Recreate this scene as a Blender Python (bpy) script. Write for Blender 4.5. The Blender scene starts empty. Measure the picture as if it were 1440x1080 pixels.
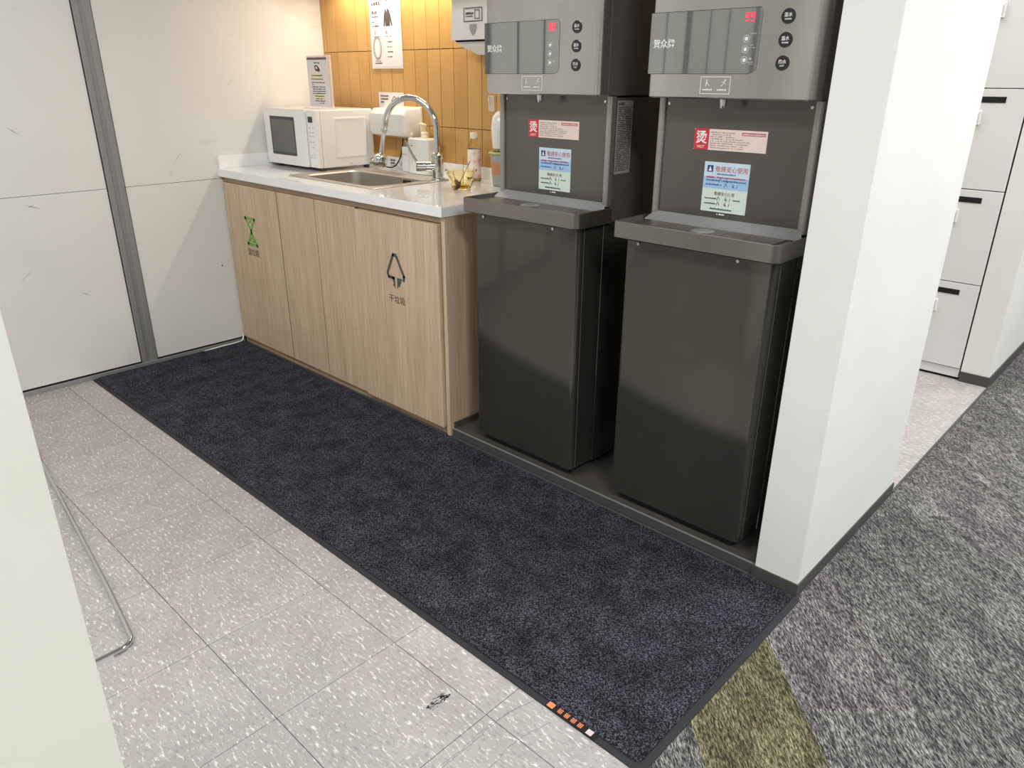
import bpy, bmesh, math, random
from mathutils import Vector, Matrix
random.seed(7)
S = bpy.context.scene
C = S.collection
PI = math.pi

# ------------------------------------------------------------------ camera, light, exposure
cam_d = bpy.data.cameras.new('camera')
cam = bpy.data.objects.new('camera', cam_d); C.objects.link(cam); S.camera = cam
YAW, PITCH, ROLL = 0.757, -0.393, 0.005
fwd = Vector((-math.sin(YAW)*math.cos(PITCH), math.cos(YAW)*math.cos(PITCH), math.sin(PITCH)))
rt = Vector((math.cos(YAW), math.sin(YAW), 0)); up = rt.cross(fwd)
r2 = math.cos(ROLL)*rt + math.sin(ROLL)*up; u2 = -math.sin(ROLL)*rt + math.cos(ROLL)*up
cam.matrix_world = Matrix(((r2.x, u2.x, -fwd.x, 2.0478), (r2.y, u2.y, -fwd.y, -0.4987), (r2.z, u2.z, -fwd.z, 1.2196), (0, 0, 0, 1)))
cam_d.sensor_fit = 'HORIZONTAL'; cam_d.sensor_width = 36.0; cam_d.lens = 36.0*1039.2/1440
cam_d.clip_start = 0.02
S.view_settings.view_transform = 'Standard'; S.view_settings.look = 'None'
S.view_settings.gamma = 1.0; S.view_settings.use_curve_mapping = False
S.view_settings.exposure = 0.03

W = bpy.data.worlds.new('world'); S.world = W; W.use_nodes = True
W.node_tree.nodes['Background'].inputs[0].default_value = (0.95, 0.97, 1.0, 1)
W.node_tree.nodes['Background'].inputs[1].default_value = 0.35

def area(name, loc, sx, sy, power, col, rot=(0, 0, 0), spread=PI):
    l = bpy.data.lights.new(name, 'AREA'); l.shape = 'RECTANGLE'; l.size = sx; l.size_y = sy
    l.energy = power; l.color = col; l.spread = spread
    o = bpy.data.objects.new(name, l); C.objects.link(o); o.location = loc; o.rotation_euler = rot
    return o
CEIL = 2.65
LAMPS = [(0.3, -0.6), (3.0, -0.4), (0.3, -3.0), (3.0, -3.0), (3.0, 2.2), (3.0, 4.8), (0.5, 2.65)]
LP = dict(zip(LAMPS, (34, 69, 29, 42, 76, 58, 27)))
for x, y in LAMPS:
    area('ceiling_lamp_light', (x, y, CEIL-0.035), 1.16, 0.56, LP[(x, y)], (0.965, 0.985, 1.0))
area('cabinet_strip_light', (-0.56, 1.64, 1.597), 1.2, 0.02, 6.3, (1.0, 0.88, 0.70))

# ------------------------------------------------------------------ materials
def lin(c):
    return tuple((v/255/12.92 if v/255 <= 0.04045 else ((v/255+0.055)/1.055)**2.4) for v in c) + (1,)
def mat(name, col, rough=0.5, metal=0.0, emis=None, es=0, trans=0, ior=1.45, coat=0, spec=0.5, alpha=1):
    m = bpy.data.materials.new(name); m.use_nodes = True
    b = m.node_tree.nodes['Principled BSDF']
    b.inputs['Base Color'].default_value = lin(col)
    b.inputs['Roughness'].default_value = rough; b.inputs['Metallic'].default_value = metal
    b.inputs['Transmission Weight'].default_value = trans; b.inputs['IOR'].default_value = ior
    b.inputs['Coat Weight'].default_value = coat; b.inputs['Specular IOR Level'].default_value = spec
    b.inputs['Alpha'].default_value = alpha
    if emis: b.inputs['Emission Color'].default_value = lin(emis); b.inputs['Emission Strength'].default_value = es
    return m
def nd(m, typ, **kw):
    n = m.node_tree.nodes.new(typ)
    for k, v in kw.items():
        if k in n.inputs.keys() if hasattr(n.inputs, 'keys') else False: n.inputs[k].default_value = v
        else: setattr(n, k, v)
    return n
def lk(m, a, b): m.node_tree.links.new(a, b)
def coords(m, scale=(1, 1, 1), rot=(0, 0, 0), kind='Object', world=False):
    if world:
        tc = nd(m, 'ShaderNodeNewGeometry'); out = tc.outputs['Position']
    else:
        tc = nd(m, 'ShaderNodeTexCoord'); out = tc.outputs[kind]
    mp = nd(m, 'ShaderNodeMapping'); mp.inputs['Scale'].default_value = scale; mp.inputs['Rotation'].default_value = rot
    lk(m, out, mp.inputs[0]); return mp.outputs[0]
def noise(m, vec, scale, detail=3, rough=0.5):
    n = nd(m, 'ShaderNodeTexNoise'); n.inputs['Scale'].default_value = scale; n.inputs['Detail'].default_value = detail
    n.inputs['Roughness'].default_value = rough; lk(m, vec, n.inputs['Vector']); return n.outputs['Fac']
def ramp(m, fac, stops):
    r = nd(m, 'ShaderNodeValToRGB'); e = r.color_ramp.elements
    while len(e) < len(stops): e.new(0.5)
    for i, (p, c) in enumerate(stops): e[i].position = p; e[i].color = lin(c)
    lk(m, fac, r.inputs[0]); return r.outputs[0]
def mix(m, fac, a, b, mode='MIX'):
    n = nd(m, 'ShaderNodeMix'); n.data_type = 'RGBA'; n.blend_type = mode
    if isinstance(fac, (int, float)): n.inputs[0].default_value = fac
    else: lk(m, fac, n.inputs[0])
    for s, v in ((6, a), (7, b)):
        if isinstance(v, tuple): n.inputs[s].default_value = v
        else: lk(m, v, n.inputs[s])
    return n.outputs[2]
def setc(m, out): lk(m, out, m.node_tree.nodes['Principled BSDF'].inputs['Base Color'])
def bump(m, h, dist, strength=1.0):
    b = nd(m, 'ShaderNodeBump'); b.inputs['Distance'].default_value = dist; b.inputs['Strength'].default_value = strength
    lk(m, h, b.inputs['Height']); lk(m, b.outputs[0], m.node_tree.nodes['Principled BSDF'].inputs['Normal'])
def rough_from(m, fac, lo, hi):
    r = nd(m, 'ShaderNodeMapRange'); r.inputs['To Min'].default_value = lo; r.inputs['To Max'].default_value = hi
    lk(m, fac, r.inputs['Value']); lk(m, r.outputs[0], m.node_tree.nodes['Principled BSDF'].inputs['Roughness'])

M = {}
# white satin wall panels with faint marbling and scuffs
m = M['panel'] = mat('white_panel', (226, 224, 220), 0.28)
v = coords(m, world=True)
n1 = noise(m, v, 1.3, 4); c = ramp(m, n1, [(0.35, (222, 219, 214)), (0.65, (230, 227, 222))])
v2 = coords(m, (1, 1, 2.2), (0.7, 0, 0), world=True)
n2 = noise(m, v2, 4.5, 6, 0.62)
sc = ramp(m, n2, [(0.0, (0, 0, 0)), (0.665, (0, 0, 0)), (0.70, (255, 255, 255)), (1.0, (255, 255, 255))])
setc(m, mix(m, mix(m, 1.0, sc, lin((110, 110, 110)), 'MULTIPLY'), c, lin((170, 166, 160))))
m = M['paint'] = mat('white_paint', (226, 226, 221), 0.6)
v = coords(m, world=True); setc(m, ramp(m, noise(m, v, 2.5, 3), [(0.3, (222, 222, 217)), (0.7, (230, 230, 225))]))
bump(m, noise(m, v, 260, 2), 0.0004, 0.5)
m = M['ceiling'] = mat('ceiling_white', (228, 228, 226), 0.8)
v = coords(m, world=True); setc(m, ramp(m, noise(m, v, 30, 3), [(0.3, (222, 222, 220)), (0.7, (234, 234, 232))]))
m = M['board'] = mat('cream_white_laminate', (226, 227, 214), 0.45)
v = coords(m, world=True); setc(m, ramp(m, noise(m, v, 2, 2), [(0.3, (224, 225, 212)), (0.7, (229, 230, 218))]))
# aluminium
def brushed(name, col, rough, metal=1.0, sc=(1, 1, 60), amt=0.12):
    m = mat(name, col, rough, metal)
    v = coords(m, sc, world=True); n = noise(m, v, 8, 3)
    rough_from(m, n, rough-amt*0.5, rough+amt*0.5); return m
M['alu'] = brushed('aluminium_profile', (164, 164, 164), 0.35, 0.5)
M['alu_dark'] = mat('dark_groove', (70, 70, 72), 0.5, 0.4)
M['steel'] = brushed('brushed_steel', (196, 190, 182), 0.36, 0.85, (2, 2, 2), 0.06)
M['chrome'] = brushed('chrome', (215, 215, 215), 0.06, 1.0, (1, 1, 1), 0.03)
M['black'] = mat('black_rubber', (28, 28, 30), 0.6)
M['gap'] = mat('dark_gap', (22, 21, 20), 0.9)
# vinyl floor tiles with streaky flecks
def vinyl(name, flip):
    m = mat(name, (190, 183, 180), 0.3)
    a = 0.6
    base_v = coords(m, world=True)
    oi = nd(m, 'ShaderNodeObjectInfo')
    cl = ramp(m, noise(m, base_v, 9, 4), [(0.3, (156, 150, 147)), (0.7, (168, 162, 159))])
    tint = nd(m, 'ShaderNodeMapRange'); tint.inputs['To Min'].default_value = 0.95; tint.inputs['To Max'].default_value = 1.03
    lk(m, oi.outputs['Random'], tint.inputs['Value'])
    cmb = nd(m, 'ShaderNodeCombineColor'); [lk(m, tint.outputs[0], cmb.inputs[i]) for i in range(3)]
    c = mix(m, 1.0, cl, cmb.outputs[0], 'MULTIPLY')
    f = noise(m, coords(m, (1, 3.2, 1), (0, 0, a), world=True), 46, 5, 0.68)
    fm = ramp(m, f, [(0.0, (0, 0, 0)), (0.55, (0, 0, 0)), (0.66, (255, 255, 255)), (1, (255, 255, 255))])
    c = mix(m, fm, c, lin((226, 222, 218)))
    g = noise(m, coords(m, (1, 2.8, 1), (0, 0, a+0.5), world=True), 54, 5, 0.68)
    gm = ramp(m, g, [(0.0, (255, 255, 255)), (0.36, (255, 255, 255)), (0.46, (0, 0, 0)), (1, (0, 0, 0))])
    c = mix(m, mix(m, 1.0, gm, lin((190, 190, 190)), 'MULTIPLY'), c, lin((118, 114, 112)))
    setc(m, c); rough_from(m, noise(m, base_v, 14, 3), 0.26, 0.42)
    bump(m, noise(m, base_v, 22, 2), 0.0006, 0.5)
    return m
M['vinyl'] = vinyl('speckled_vinyl_tile', 0)
M['vinyl_base'] = mat('tile_joint', (78, 73, 70), 0.8)
# carpet planks
def carpet(name, a, b, c3, scale=1.0):
    m = mat(name, b, 0.95, spec=0.1)
    v = coords(m, (1, 0.2, 1), kind='Object')
    big = noise(m, coords(m, (1, 0.3, 1)), 20, 5, 0.7)
    fine = noise(m, v, 330, 3, 0.8)
    c1 = ramp(m, fine, [(0.38, a), (0.5, b), (0.62, c3)])
    bc = ramp(m, big, [(0.32, (96, 96, 98)), (0.68, (250, 250, 250))])
    oi = nd(m, 'ShaderNodeObjectInfo')
    tint = nd(m, 'ShaderNodeMapRange'); tint.inputs['To Min'].default_value = 0.88; tint.inputs['To Max'].default_value = 1.08
    lk(m, oi.outputs['Random'], tint.inputs['Value'])
    cmb = nd(m, 'ShaderNodeCombineColor'); [lk(m, tint.outputs[0], cmb.inputs[i]) for i in range(3)]
    setc(m, mix(m, 1.0, mix(m, 0.75, c1, bc, 'MULTIPLY'), cmb.outputs[0], 'MULTIPLY'))
    bump(m, fine, 0.004, 1.0); return m
M['carpet'] = carpet('grey_streaked_carpet', (48, 47, 48), (112, 110, 109), (188, 185, 181))
M['carpet_olive'] = carpet('olive_streaked_carpet', (50, 47, 36), (110, 104, 80), (172, 164, 132))
M['carpet_warm'] = carpet('warm_grey_streaked_carpet', (50, 47, 48), (114, 109, 109), (188, 182, 181))
m = M['mat'] = mat('charcoal_blue_pile', (40, 42, 52), 0.95, spec=0.15)
v = coords(m, world=True)
f = noise(m, v, 300, 3, 0.8); c = ramp(m, f, [(0.40, (14, 14, 18)), (0.5, (45, 46, 56)), (0.62, (122, 122, 134))])
bg = noise(m, v, 11, 4, 0.6); bc = ramp(m, bg, [(0.3, (160, 160, 164)), (0.6, (255, 255, 255))])
setc(m, mix(m, 0.9, c, bc, 'MULTIPLY')); bump(m, f, 0.006, 1.0)
M['mat_rubber'] = mat('mat_rubber', (38, 39, 42), 0.7)
# oak
m = M['oak'] = mat('light_oak_laminate', (190, 166, 138), 0.45)
v = coords(m, (1, 1, 0.07), world=True)
n = noise(m, v, 26, 6, 0.62)
n3 = noise(m, coords(m, (1, 1, 0.05), world=True), 120, 3, 0.6)
c = ramp(m, n, [(0.3, (194, 167, 138)), (0.5, (203, 178, 150)), (0.7, (212, 189, 162))])
c2 = ramp(m, n3, [(0.35, (234, 230, 224)), (0.6, (255, 255, 255))])
setc(m, mix(m, 0.8, c, c2, 'MULTIPLY')); bump(m, n3, 0.0003, 0.4)
M['gap_shade'] = mat('door_gap_shade', (96, 76, 58), 0.8)  # dark brown painted in as the shade of the door gaps
m = M['oak_rail'] = mat('oak_grip_rail', (168, 146, 122), 0.5)
v = coords(m, (0.07, 1, 1), world=True); setc(m, ramp(m, noise(m, v, 60, 4), [(0.3, (158, 136, 112)), (0.7, (176, 154, 130))]))
m = M['quartz'] = mat('white_quartz', (240, 239, 237), 0.12, coat=0.4)
v = coords(m, world=True); setc(m, ramp(m, noise(m, v, 5, 5), [(0.3, (236, 235, 233)), (0.7, (243, 242, 240))]))
m = M['tile'] = mat('ochre_glazed_tile', (198, 152, 88), 0.22)
oi = nd(m, 'ShaderNodeObjectInfo')
c = ramp(m, oi.outputs['Random'], [(0.0, (190, 146, 84)), (0.5, (196, 152, 90)), (1.0, (202, 158, 96))])
v = coords(m, (1, 1, 0.04), world=True); n = noise(m, v, 130, 2)
c2 = ramp(m, n, [(0.3, (238, 234, 228)), (0.7, (255, 255, 255))])
setc(m, mix(m, 0.35, c, c2, 'MULTIPLY')); bump(m, noise(m, coords(m, (1, 1, 0.25), world=True), 28, 2), 0.0015, 0.6)
M['grout'] = mat('ochre_grout', (140, 100, 52), 0.9)
# dispenser finishes
def metalpaint(name, col, rough, metal):
    m = mat(name, col, rough, metal); v = coords(m, (1, 1, 0.3), world=True)
    n = noise(m, v, 5, 4); rough_from(m, n, rough*0.85, rough*1.2)
    lo = tuple(x*0.95 for x in col); hi = tuple(min(255, x*1.05) for x in col)
    setc(m, ramp(m, n, [(0.3, lo), (0.7, hi)])); return m
M['shell'] = metalpaint('champagne_grey_steel', (186, 182, 177), 0.2, 0.85)
M['screen'] = metalpaint('mirror_grey_glass', (158, 160, 156), 0.03, 0.85)
M['door_dark'] = metalpaint('dark_grey_lacquer', (96, 94, 88), 0.11, 0.75)
M['recess'] = metalpaint('mid_grey_lacquer', (106, 103, 98), 0.24, 0.65)
M['tray'] = metalpaint('grey_satin_tray', (142, 137, 131), 0.3, 0.85)
M['side'] = metalpaint('dark_side_panel', (112, 103, 98), 0.22, 0.3)
M['col'] = metalpaint('grey_edge_profile', (160, 155, 149), 0.28, 0.6)
M['plinth'] = metalpaint('dark_stone_platform', (88, 84, 80), 0.2, 0.3)
M['base'] = mat('charcoal_base_trim', (72, 71, 70), 0.45)
M['btn'] = mat('black_glass_button', (44, 43, 43), 0.15)
M['white'] = mat('white_plastic', (232, 230, 226), 0.35)
M['white_g'] = mat('glossy_white_enamel', (232, 229, 225), 0.22, coat=0.3)
M['cream'] = mat('cream_plastic', (240, 226, 196), 0.35)
M['paper'] = mat('paper_white', (226, 218, 218), 0.6)
M['print'] = mat('print_dark', (74, 66, 66), 0.7)
M['print_l'] = mat('print_light_grey', (170, 160, 160), 0.7)
M['print_w'] = mat('print_white', (232, 230, 226), 0.5)
M['print_dim'] = mat('print_dim_grey', (176, 172, 166), 0.5)
M['red'] = mat('label_red', (196, 52, 62), 0.45)
M['pink'] = mat('label_pale', (226, 206, 196), 0.45)
M['blue'] = mat('label_blue', (156, 192, 226), 0.45)
M['mint'] = mat('label_mint', (206, 220, 208), 0.45)
M['navy'] = mat('print_navy', (44, 52, 120), 0.6)
M['print_navy_l'] = mat('print_soft_navy', (84, 98, 150), 0.6)
M['crimson'] = mat('print_crimson', (176, 54, 84), 0.6)
M['green'] = mat('print_green', (118, 166, 74), 0.5)
M['slate'] = mat('print_slate', (76, 84, 82), 0.5)
M['brown'] = mat('print_brown', (84, 62, 52), 0.6)
M['maroon'] = mat('print_maroon', (120, 92, 88), 0.6)
M['yellow'] = mat('highlight_yellow', (226, 220, 150), 0.6)
M['orange'] = mat('tag_orange', (226, 134, 92), 0.7)
M['tag_pale'] = mat('tag_pale', (200, 182, 180), 0.7)
M['led'] = mat('red_led', (250, 60, 90), 0.5, emis=(255, 40, 80), es=1.1)
M['glassdark'] = mat('dark_oven_glass', (60, 60, 60), 0.08)
M['mwwin'] = mat('grey_oven_mesh', (104, 104, 102), 0.15, 0.3)
M['lcd'] = mat('lcd_black', (48, 46, 44), 0.2)
M['clear'] = mat('clear_acrylic', (252, 246, 246), 0.1, alpha=0.3)
M['amber'] = mat('amber_glass', (255, 248, 214), 0.03, trans=1.0, ior=1.2)
M['amber_b'] = mat('amber_glass_base', (240, 176, 92), 0.05, trans=1.0, ior=1.3)
M['pet'] = mat('clear_bottle', (255, 248, 236), 0.05, trans=1.0, ior=1.2)
M['drink'] = mat('green_tea', (196, 176, 70), 0.1, trans=0.6, ior=1.33)
M['wrap'] = mat('pink_white_wrap', (244, 226, 212), 0.4)
m = M['wrap']; v = coords(m, world=True)
setc(m, ramp(m, noise(m, v, 38, 3), [(0.42, (246, 236, 222)), (0.56, (242, 214, 206)), (0.66, (226, 140, 130))]))
M['cupgrey'] = mat('grey_cup', (158, 160, 158), 0.4)
M['cupband'] = mat('tan_band', (186, 132, 94), 0.5)
M['cupgreen'] = mat('lime_lid_rim', (186, 200, 110), 0.4)
M['spoon'] = mat('worn_metal', (120, 104, 84), 0.3, 0.8)
M['locker'] = mat('locker_grey_enamel', (212, 211, 206), 0.4)
m = M['locker']; v = coords(m, world=True); setc(m, ramp(m, noise(m, v, 2, 2), [(0.3, (214, 215, 214)), (0.7, (221, 222, 221))]))
M['diffuser'] = mat('lamp_diffuser', (240, 240, 240), 0.6, emis=(255, 250, 240), es=2.0)
M['stain'] = mat('dark_scuff', (112, 108, 105), 0.8)
M['scuff'] = mat('grey_scuff', (168, 163, 158), 0.7)
M['stain_d'] = mat('dark_smudge', (60, 57, 55), 0.8)
M['desk'] = mat('desk_white', (214, 214, 210), 0.4)

# ------------------------------------------------------------------ mesh helpers
ORG = {}
def thing(name, label, cat, loc=(0, 0, 0), group=None, rz=0, local=False):
    o = bpy.data.objects.new(name, None); C.objects.link(o); o.empty_display_size = 0.05
    o.location = loc; o.rotation_euler = (0, 0, rz)
    o['label'] = label; o['category'] = cat
    if group: o['group'] = group
    ORG[o] = Vector((0, 0, 0)) if local else Vector(loc)
    return o
def tag(o, label, cat, group=None):
    o['label'] = label; o['category'] = cat
    if group: o['group'] = group
    return o
def obj(name, bm, m, parent=None, smooth=False, label=None):
    bmesh.ops.recalc_face_normals(bm, faces=bm.faces)
    me = bpy.data.meshes.new(name)
    if parent is not None: off = ORG[parent]
    else:
        vs = [v.co for v in bm.verts]
        off = Vector(((min(v.x for v in vs)+max(v.x for v in vs))/2, (min(v.y for v in vs)+max(v.y for v in vs))/2, min(v.z for v in vs)))
    bmesh.ops.translate(bm, verts=bm.verts, vec=-off)
    bm.to_mesh(me); bm.free()
    mats = m if isinstance(m, (list, tuple)) else [m]
    for q in mats: me.materials.append(q)
    if smooth:
        for p in me.polygons: p.use_smooth = True
    o = bpy.data.objects.new(name, me); C.objects.link(o)
    if parent is not None: o.parent = parent
    else: o.location = off
    ORG[o] = off
    if smooth == 'auto':
        me.set_sharp_from_angle(angle=math.radians(35))
    if label: o['label'] = label
    if name in STUFF or name == 'lettering': o['kind'] = 'stuff'
    return o
def struct(name, bm, m, **k):
    o = obj(name, bm, m, **k); o['kind'] = 'structure'; return o
def B(): return bmesh.new()
def box(bm, x0, x1, y0, y1, z0, z1, bev=0, seg=2):
    r = bmesh.ops.create_cube(bm, size=1); vs = r['verts']
    for v in vs: v.co = Vector((x0+(v.co.x+.5)*(x1-x0), y0+(v.co.y+.5)*(y1-y0), z0+(v.co.z+.5)*(z1-z0)))
    if bev:
        es = {e for v in vs for e in v.link_edges}
        bmesh.ops.bevel(bm, geom=list(es), offset=bev, segments=seg, affect='EDGES', profile=0.5)
    return bm
def BX(*a, **k): return box(B(), *a, **k)
def rrect(x0, x1, y0, y1, r, n=5):
    """rounded rectangle outline, r = (BL, BR, TR, TL) or a number"""
    if not isinstance(r, (tuple, list)): r = (r,)*4
    P = []
    for (cx, cy, a0), rr in zip(((x0, y0, PI), (x1, y0, 1.5*PI), (x1, y1, 0), (x0, y1, .5*PI)), r):
        sx = 1 if cx == x0 else -1; sy = 1 if cy == y0 else -1
        if rr <= 0: P.append((cx, cy)); continue
        for i in range(n+1):
            a = a0+i*(PI/2)/n; P.append((cx+sx*rr+rr*math.cos(a), cy+sy*rr+rr*math.sin(a)))
    return P
def loft(bm, rings, cap0=True, cap1=True, closed=True):
    R = [[bm.verts.new(p) for p in ring] for ring in rings]
    n = len(R[0])
    for a, b in zip(R, R[1:]):
        for i in range(n if closed else n-1):
            bm.faces.new((a[i], a[(i+1) % n], b[(i+1) % n], b[i]))
    if cap0: bm.faces.new(R[0])
    if cap1: bm.faces.new(R[-1])
    return bm
def prism(bm, pts, axis, a, b):
    """extrude 2-D outline along axis ('x','y','z') from a to b"""
    f = {'z': lambda p, t: (p[0], p[1], t), 'y': lambda p, t: (p[0], t, p[1]), 'x': lambda p, t: (t, p[0], p[1])}[axis]
    return loft(bm, [[f(p, a) for p in pts], [f(p, b) for p in pts]])
def tube(bm, path, r, n=12, cap=True):
    path = [Vector(p) for p in path]; rs = r if isinstance(r, (list, tuple)) else [r]*len(path)
    rings = []; ref = None
    for i, p in enumerate(path):
        t = (path[min(i+1, len(path)-1)]-path[max(i-1, 0)]).normalized()
        if ref is None:
            ref = Vector((0, 0, 1)) if abs(t.z) < 0.9 else Vector((1, 0, 0))
        a = (ref-t*ref.dot(t)).normalized(); b = t.cross(a); ref = a
        rings.append([p+(a*math.cos(2*PI*k/n)+b*math.sin(2*PI*k/n))*rs[i] for k in range(n)])
    return loft(bm, rings, cap, cap)
def lathe(bm, prof, c, n=28, cap0=True, cap1=True):
    rings = [[(c[0]+r*math.cos(2*PI*k/n), c[1]+r*math.sin(2*PI*k/n), c[2]+z) for k in range(n)] for r, z in prof]
    return loft(bm, rings, cap0, cap1)
def ydisc(bm, x, z, r, y0, y1, n=20, sx=1):
    return prism(bm, [(x+sx*r*math.cos(2*PI*k/n), z+r*math.sin(2*PI*k/n)) for k in range(n)], 'y', y0, y1)
FRONT = Matrix(((1, 0, 0), (0, 0, -1), (0, 1, 0)))     # text plane facing -y
SIDE = Matrix(((0, 0, 1), (1, 0, 0), (0, 1, 0)))       # text plane facing +x
FLAT = Matrix.Identity(3)
def text(s, loc, height, m, parent, rot=FRONT, width=None, align='LEFT', bold=0.0, name='lettering', label=None):
    """flat lettering; height is the glyph height, loc the lower left (or centre bottom) corner"""
    cu = bpy.data.curves.new('t', 'FONT'); cu.body = s; cu.size = 1; cu.resolution_u = 2; cu.offset = bold
    cu.extrude = 0.004
    o = bpy.data.objects.new('t', cu); C.objects.link(o)
    dg = bpy.context.evaluated_depsgraph_get()
    me = bpy.data.meshes.new_from_object(o.evaluated_get(dg))
    bpy.data.objects.remove(o); bpy.data.curves.remove(cu)
    if not me.vertices: return None
    xs = [v.co.x for v in me.vertices]; ys = [v.co.y for v in me.vertices]
    x0, x1, y0, y1 = min(xs), max(xs), min(ys), max(ys)
    sy = height/(y1-y0); sx = (width/(x1-x0)) if width else sy
    ox = (x0+x1)/2 if align == 'CENTER' else x0
    off = ORG[parent]
    for v in me.vertices:
        p = Vector(((v.co.x-ox)*sx, (v.co.y-y0)*sy, v.co.z*sy*0.2))
        v.co = Vector(loc)+rot @ p - off
    me.materials.clear(); me.materials.append(m); me.name = name
    q = bpy.data.objects.new(name, me); C.objects.link(q); q.parent = parent; ORG[q] = off
    if label: q['label'] = label
    return q
STUFF = {'key_print', 'highlight', 'grille_slots', 'overflow_slots', 'vent_slots', 'icons', 'printed_lanyard', 'printed_label', 'notice_print', 'temperature_digits', 'orange_print', 'smudge', 'hourglass_mark', 'arrow_mark', 'screen_seam'}
def microtext(bm, x0, x1, z, h, y, density=0.8, plane='y', rnd=random):
    """a line of print too small to read: a row of tiny flat marks"""
    x = x0
    while x < x1-h*0.4:
        w = h*rnd.uniform(0.45, 0.9)
        if rnd.random() < density:
            hh = h*rnd.uniform(0.65, 1.0)
            if plane == 'y': box(bm, x, min(x+w, x1), y-0.0004, y, z, z+hh)
            elif plane == 'x': box(bm, y, y+0.0004, x, min(x+w, x1), z, z+hh)
        x += w+h*0.22
    return bm

# ------------------------------------------------------------------ setting
XW = -1.315      # left wall plane
T = 0.305
fl = struct('floor', BX(-1.45, 1.525, -5.2, 6.2, -0.06, -0.0022), M['vinyl_base'])
def tile_obj(x0, x1, y0, y1, sub=1):
    g = 0.0007
    return obj('vinyl_tile', BX(x0+g, x1-g, y0+g, y1-g, -0.0022, 0.0, bev=0.0006, seg=1), M['vinyl'], fl)
for j in range(-8, 4):
    for i in range(-5, 5):
        x0 = max(i*T, XW); x1 = (i+1)*T
        if x1-x0 < 0.02: continue
        if j == 3: continue
        tile_obj(x0, x1, j*T, (j+1)*T if j < 3 else 1.13)
for j in range(6, 10):
    for i in range(1, 5):
        tile_obj(i*T, (i+1)*T, max(j*T, 1.835), (j+1)*T)
struct('floor', BX(XW, 1.524, -5.2, -8*T-0.001, -0.0022, 0.0), M['vinyl'])
# carpeted floor of 25 cm planks laid at 45 degrees
cf = struct('floor', BX(1.525, 6.2, -5.2, 6.2, -0.06, -0.002), M['gap'])
def clip_poly(P, x0, x1, y0, y1):
    for ax, val, sgn in ((0, x0, 1), (0, x1, -1), (1, y0, 1), (1, y1, -1)):
        Q = []
        for a, b in zip(P, P[1:]+P[:1]):
            da = sgn*(a[ax]-val); db = sgn*(b[ax]-val)
            if da >= 0: Q.append(a)
            if (da >= 0) != (db >= 0):
                t = da/(da-db); Q.append((a[0]+t*(b[0]-a[0]), a[1]+t*(b[1]-a[1])))
        P = Q
        if len(P) < 3: return None
    return P
u = Vector((1, -1))/math.sqrt(2); w_ = Vector((1, 1))/math.sqrt(2)
base_w = Vector((1.534, 0.583)).dot(w_); PW = 0.241; PL = 0.965
rc = random.Random(3)
for r_ in range(-6, 22):
    s0 = rc.uniform(0, PL)
    for k in range(-8, 9):
        a = w_*(base_w+r_*PW); b = w_*(base_w+(r_+1)*PW)
        e0 = u*(s0+k*PL); e1 = u*(s0+(k+1)*PL)
        c0 = [tuple(a+e0), tuple(a+e1), tuple(b+e1), tuple(b+e0)]
        P = clip_poly(c0, 1.5255, 4.6, -1.0, 5.2)
        if not P: continue
        cx = sum(p[0] for p in P)/len(P); cy = sum(p[1] for p in P)/len(P)
        ar = abs(sum(P[i][0]*P[(i+1) % len(P)][1]-P[(i+1) % len(P)][0]*P[i][1] for i in range(len(P))))/2
        if ar < 0.0015: continue
        if cx > 3.4 or cy > 4.6 or cy < -0.2: 
            pass
        # build in the plank's own frame so that the grain follows its length
        ang = -PI/4 + PI/2
        loc = Vector((cx, cy, -0.002))
        bm = B(); R2 = Matrix.Rotation(-ang, 2)
        pts = [R2 @ Vector((p[0]-cx, p[1]-cy)) for p in P]
        prism(bm, [(p.x, p.y) for p in pts], 'z', 0.0, 0.0022)
        bmesh.ops.recalc_face_normals(bm, faces=bm.faces)
        me = bpy.data.meshes.new('carpet_plank'); bm.to_mesh(me); bm.free()
        olive = (r_ == 0 and cx < 2.4 and k in (-1, 0, 1, -2) or (r_ == 9 and k % 3 == 0))
        me.materials.append(M['carpet_olive'] if olive else M['carpet_warm'] if rc.random() < 0.35 else M['carpet'])
        o = bpy.data.objects.new('carpet_plank', me); C.objects.link(o); o.parent = cf
        o.location = loc-ORG[cf]; o.rotation_euler = (0, 0, ang)
        if olive: o['label'] = 'olive toned carpet plank'

# left wall: white panels in aluminium framing
wl = struct('wall_left', BX(XW-0.12, XW-0.012, -5.2, 1.84, 0, CEIL), M['alu_dark'])
posts = [0.623+1.10*k for k in range(0, -6, -1)]
edges = [1.84]+posts
def lpanel(y0, y1, z0, z1):
    return obj('wall_panel', BX(XW-0.012, XW, y0+0.0008, y1-0.0008, z0, z1, bev=0.0008, seg=1), M['panel'], wl)
yb = 1.84
for p in posts:
    y0 = p+0.068; lpanel(y0+0.003, yb, 0.026, 0.7868); lpanel(y0+0.003, yb, 0.7882, CEIL-0.001)
    obj('joint_or_added_strip', BX(XW-0.012, XW-0.0006, y0+0.003, yb, 0.7868, 0.7882), M['alu_dark'], wl)
    # post: two flanges with a groove between
    bm = B(); box(bm, XW-0.012, XW+0.006, p+0.001, p+0.024, 0.0, CEIL-0.001, bev=0.0015, seg=1)
    box(bm, XW-0.012, XW+0.006, p+0.044, p+0.067, 0.0, CEIL-0.001, bev=0.0015, seg=1)
    box(bm, XW-0.012, XW-0.001, p+0.022, p+0.046, 0.0, CEIL-0.001)
    obj('frame_post', bm, M['alu'], wl)
    yb = p-0.003
lpanel(-5.2, yb, 0.026, CEIL-0.001)
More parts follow.
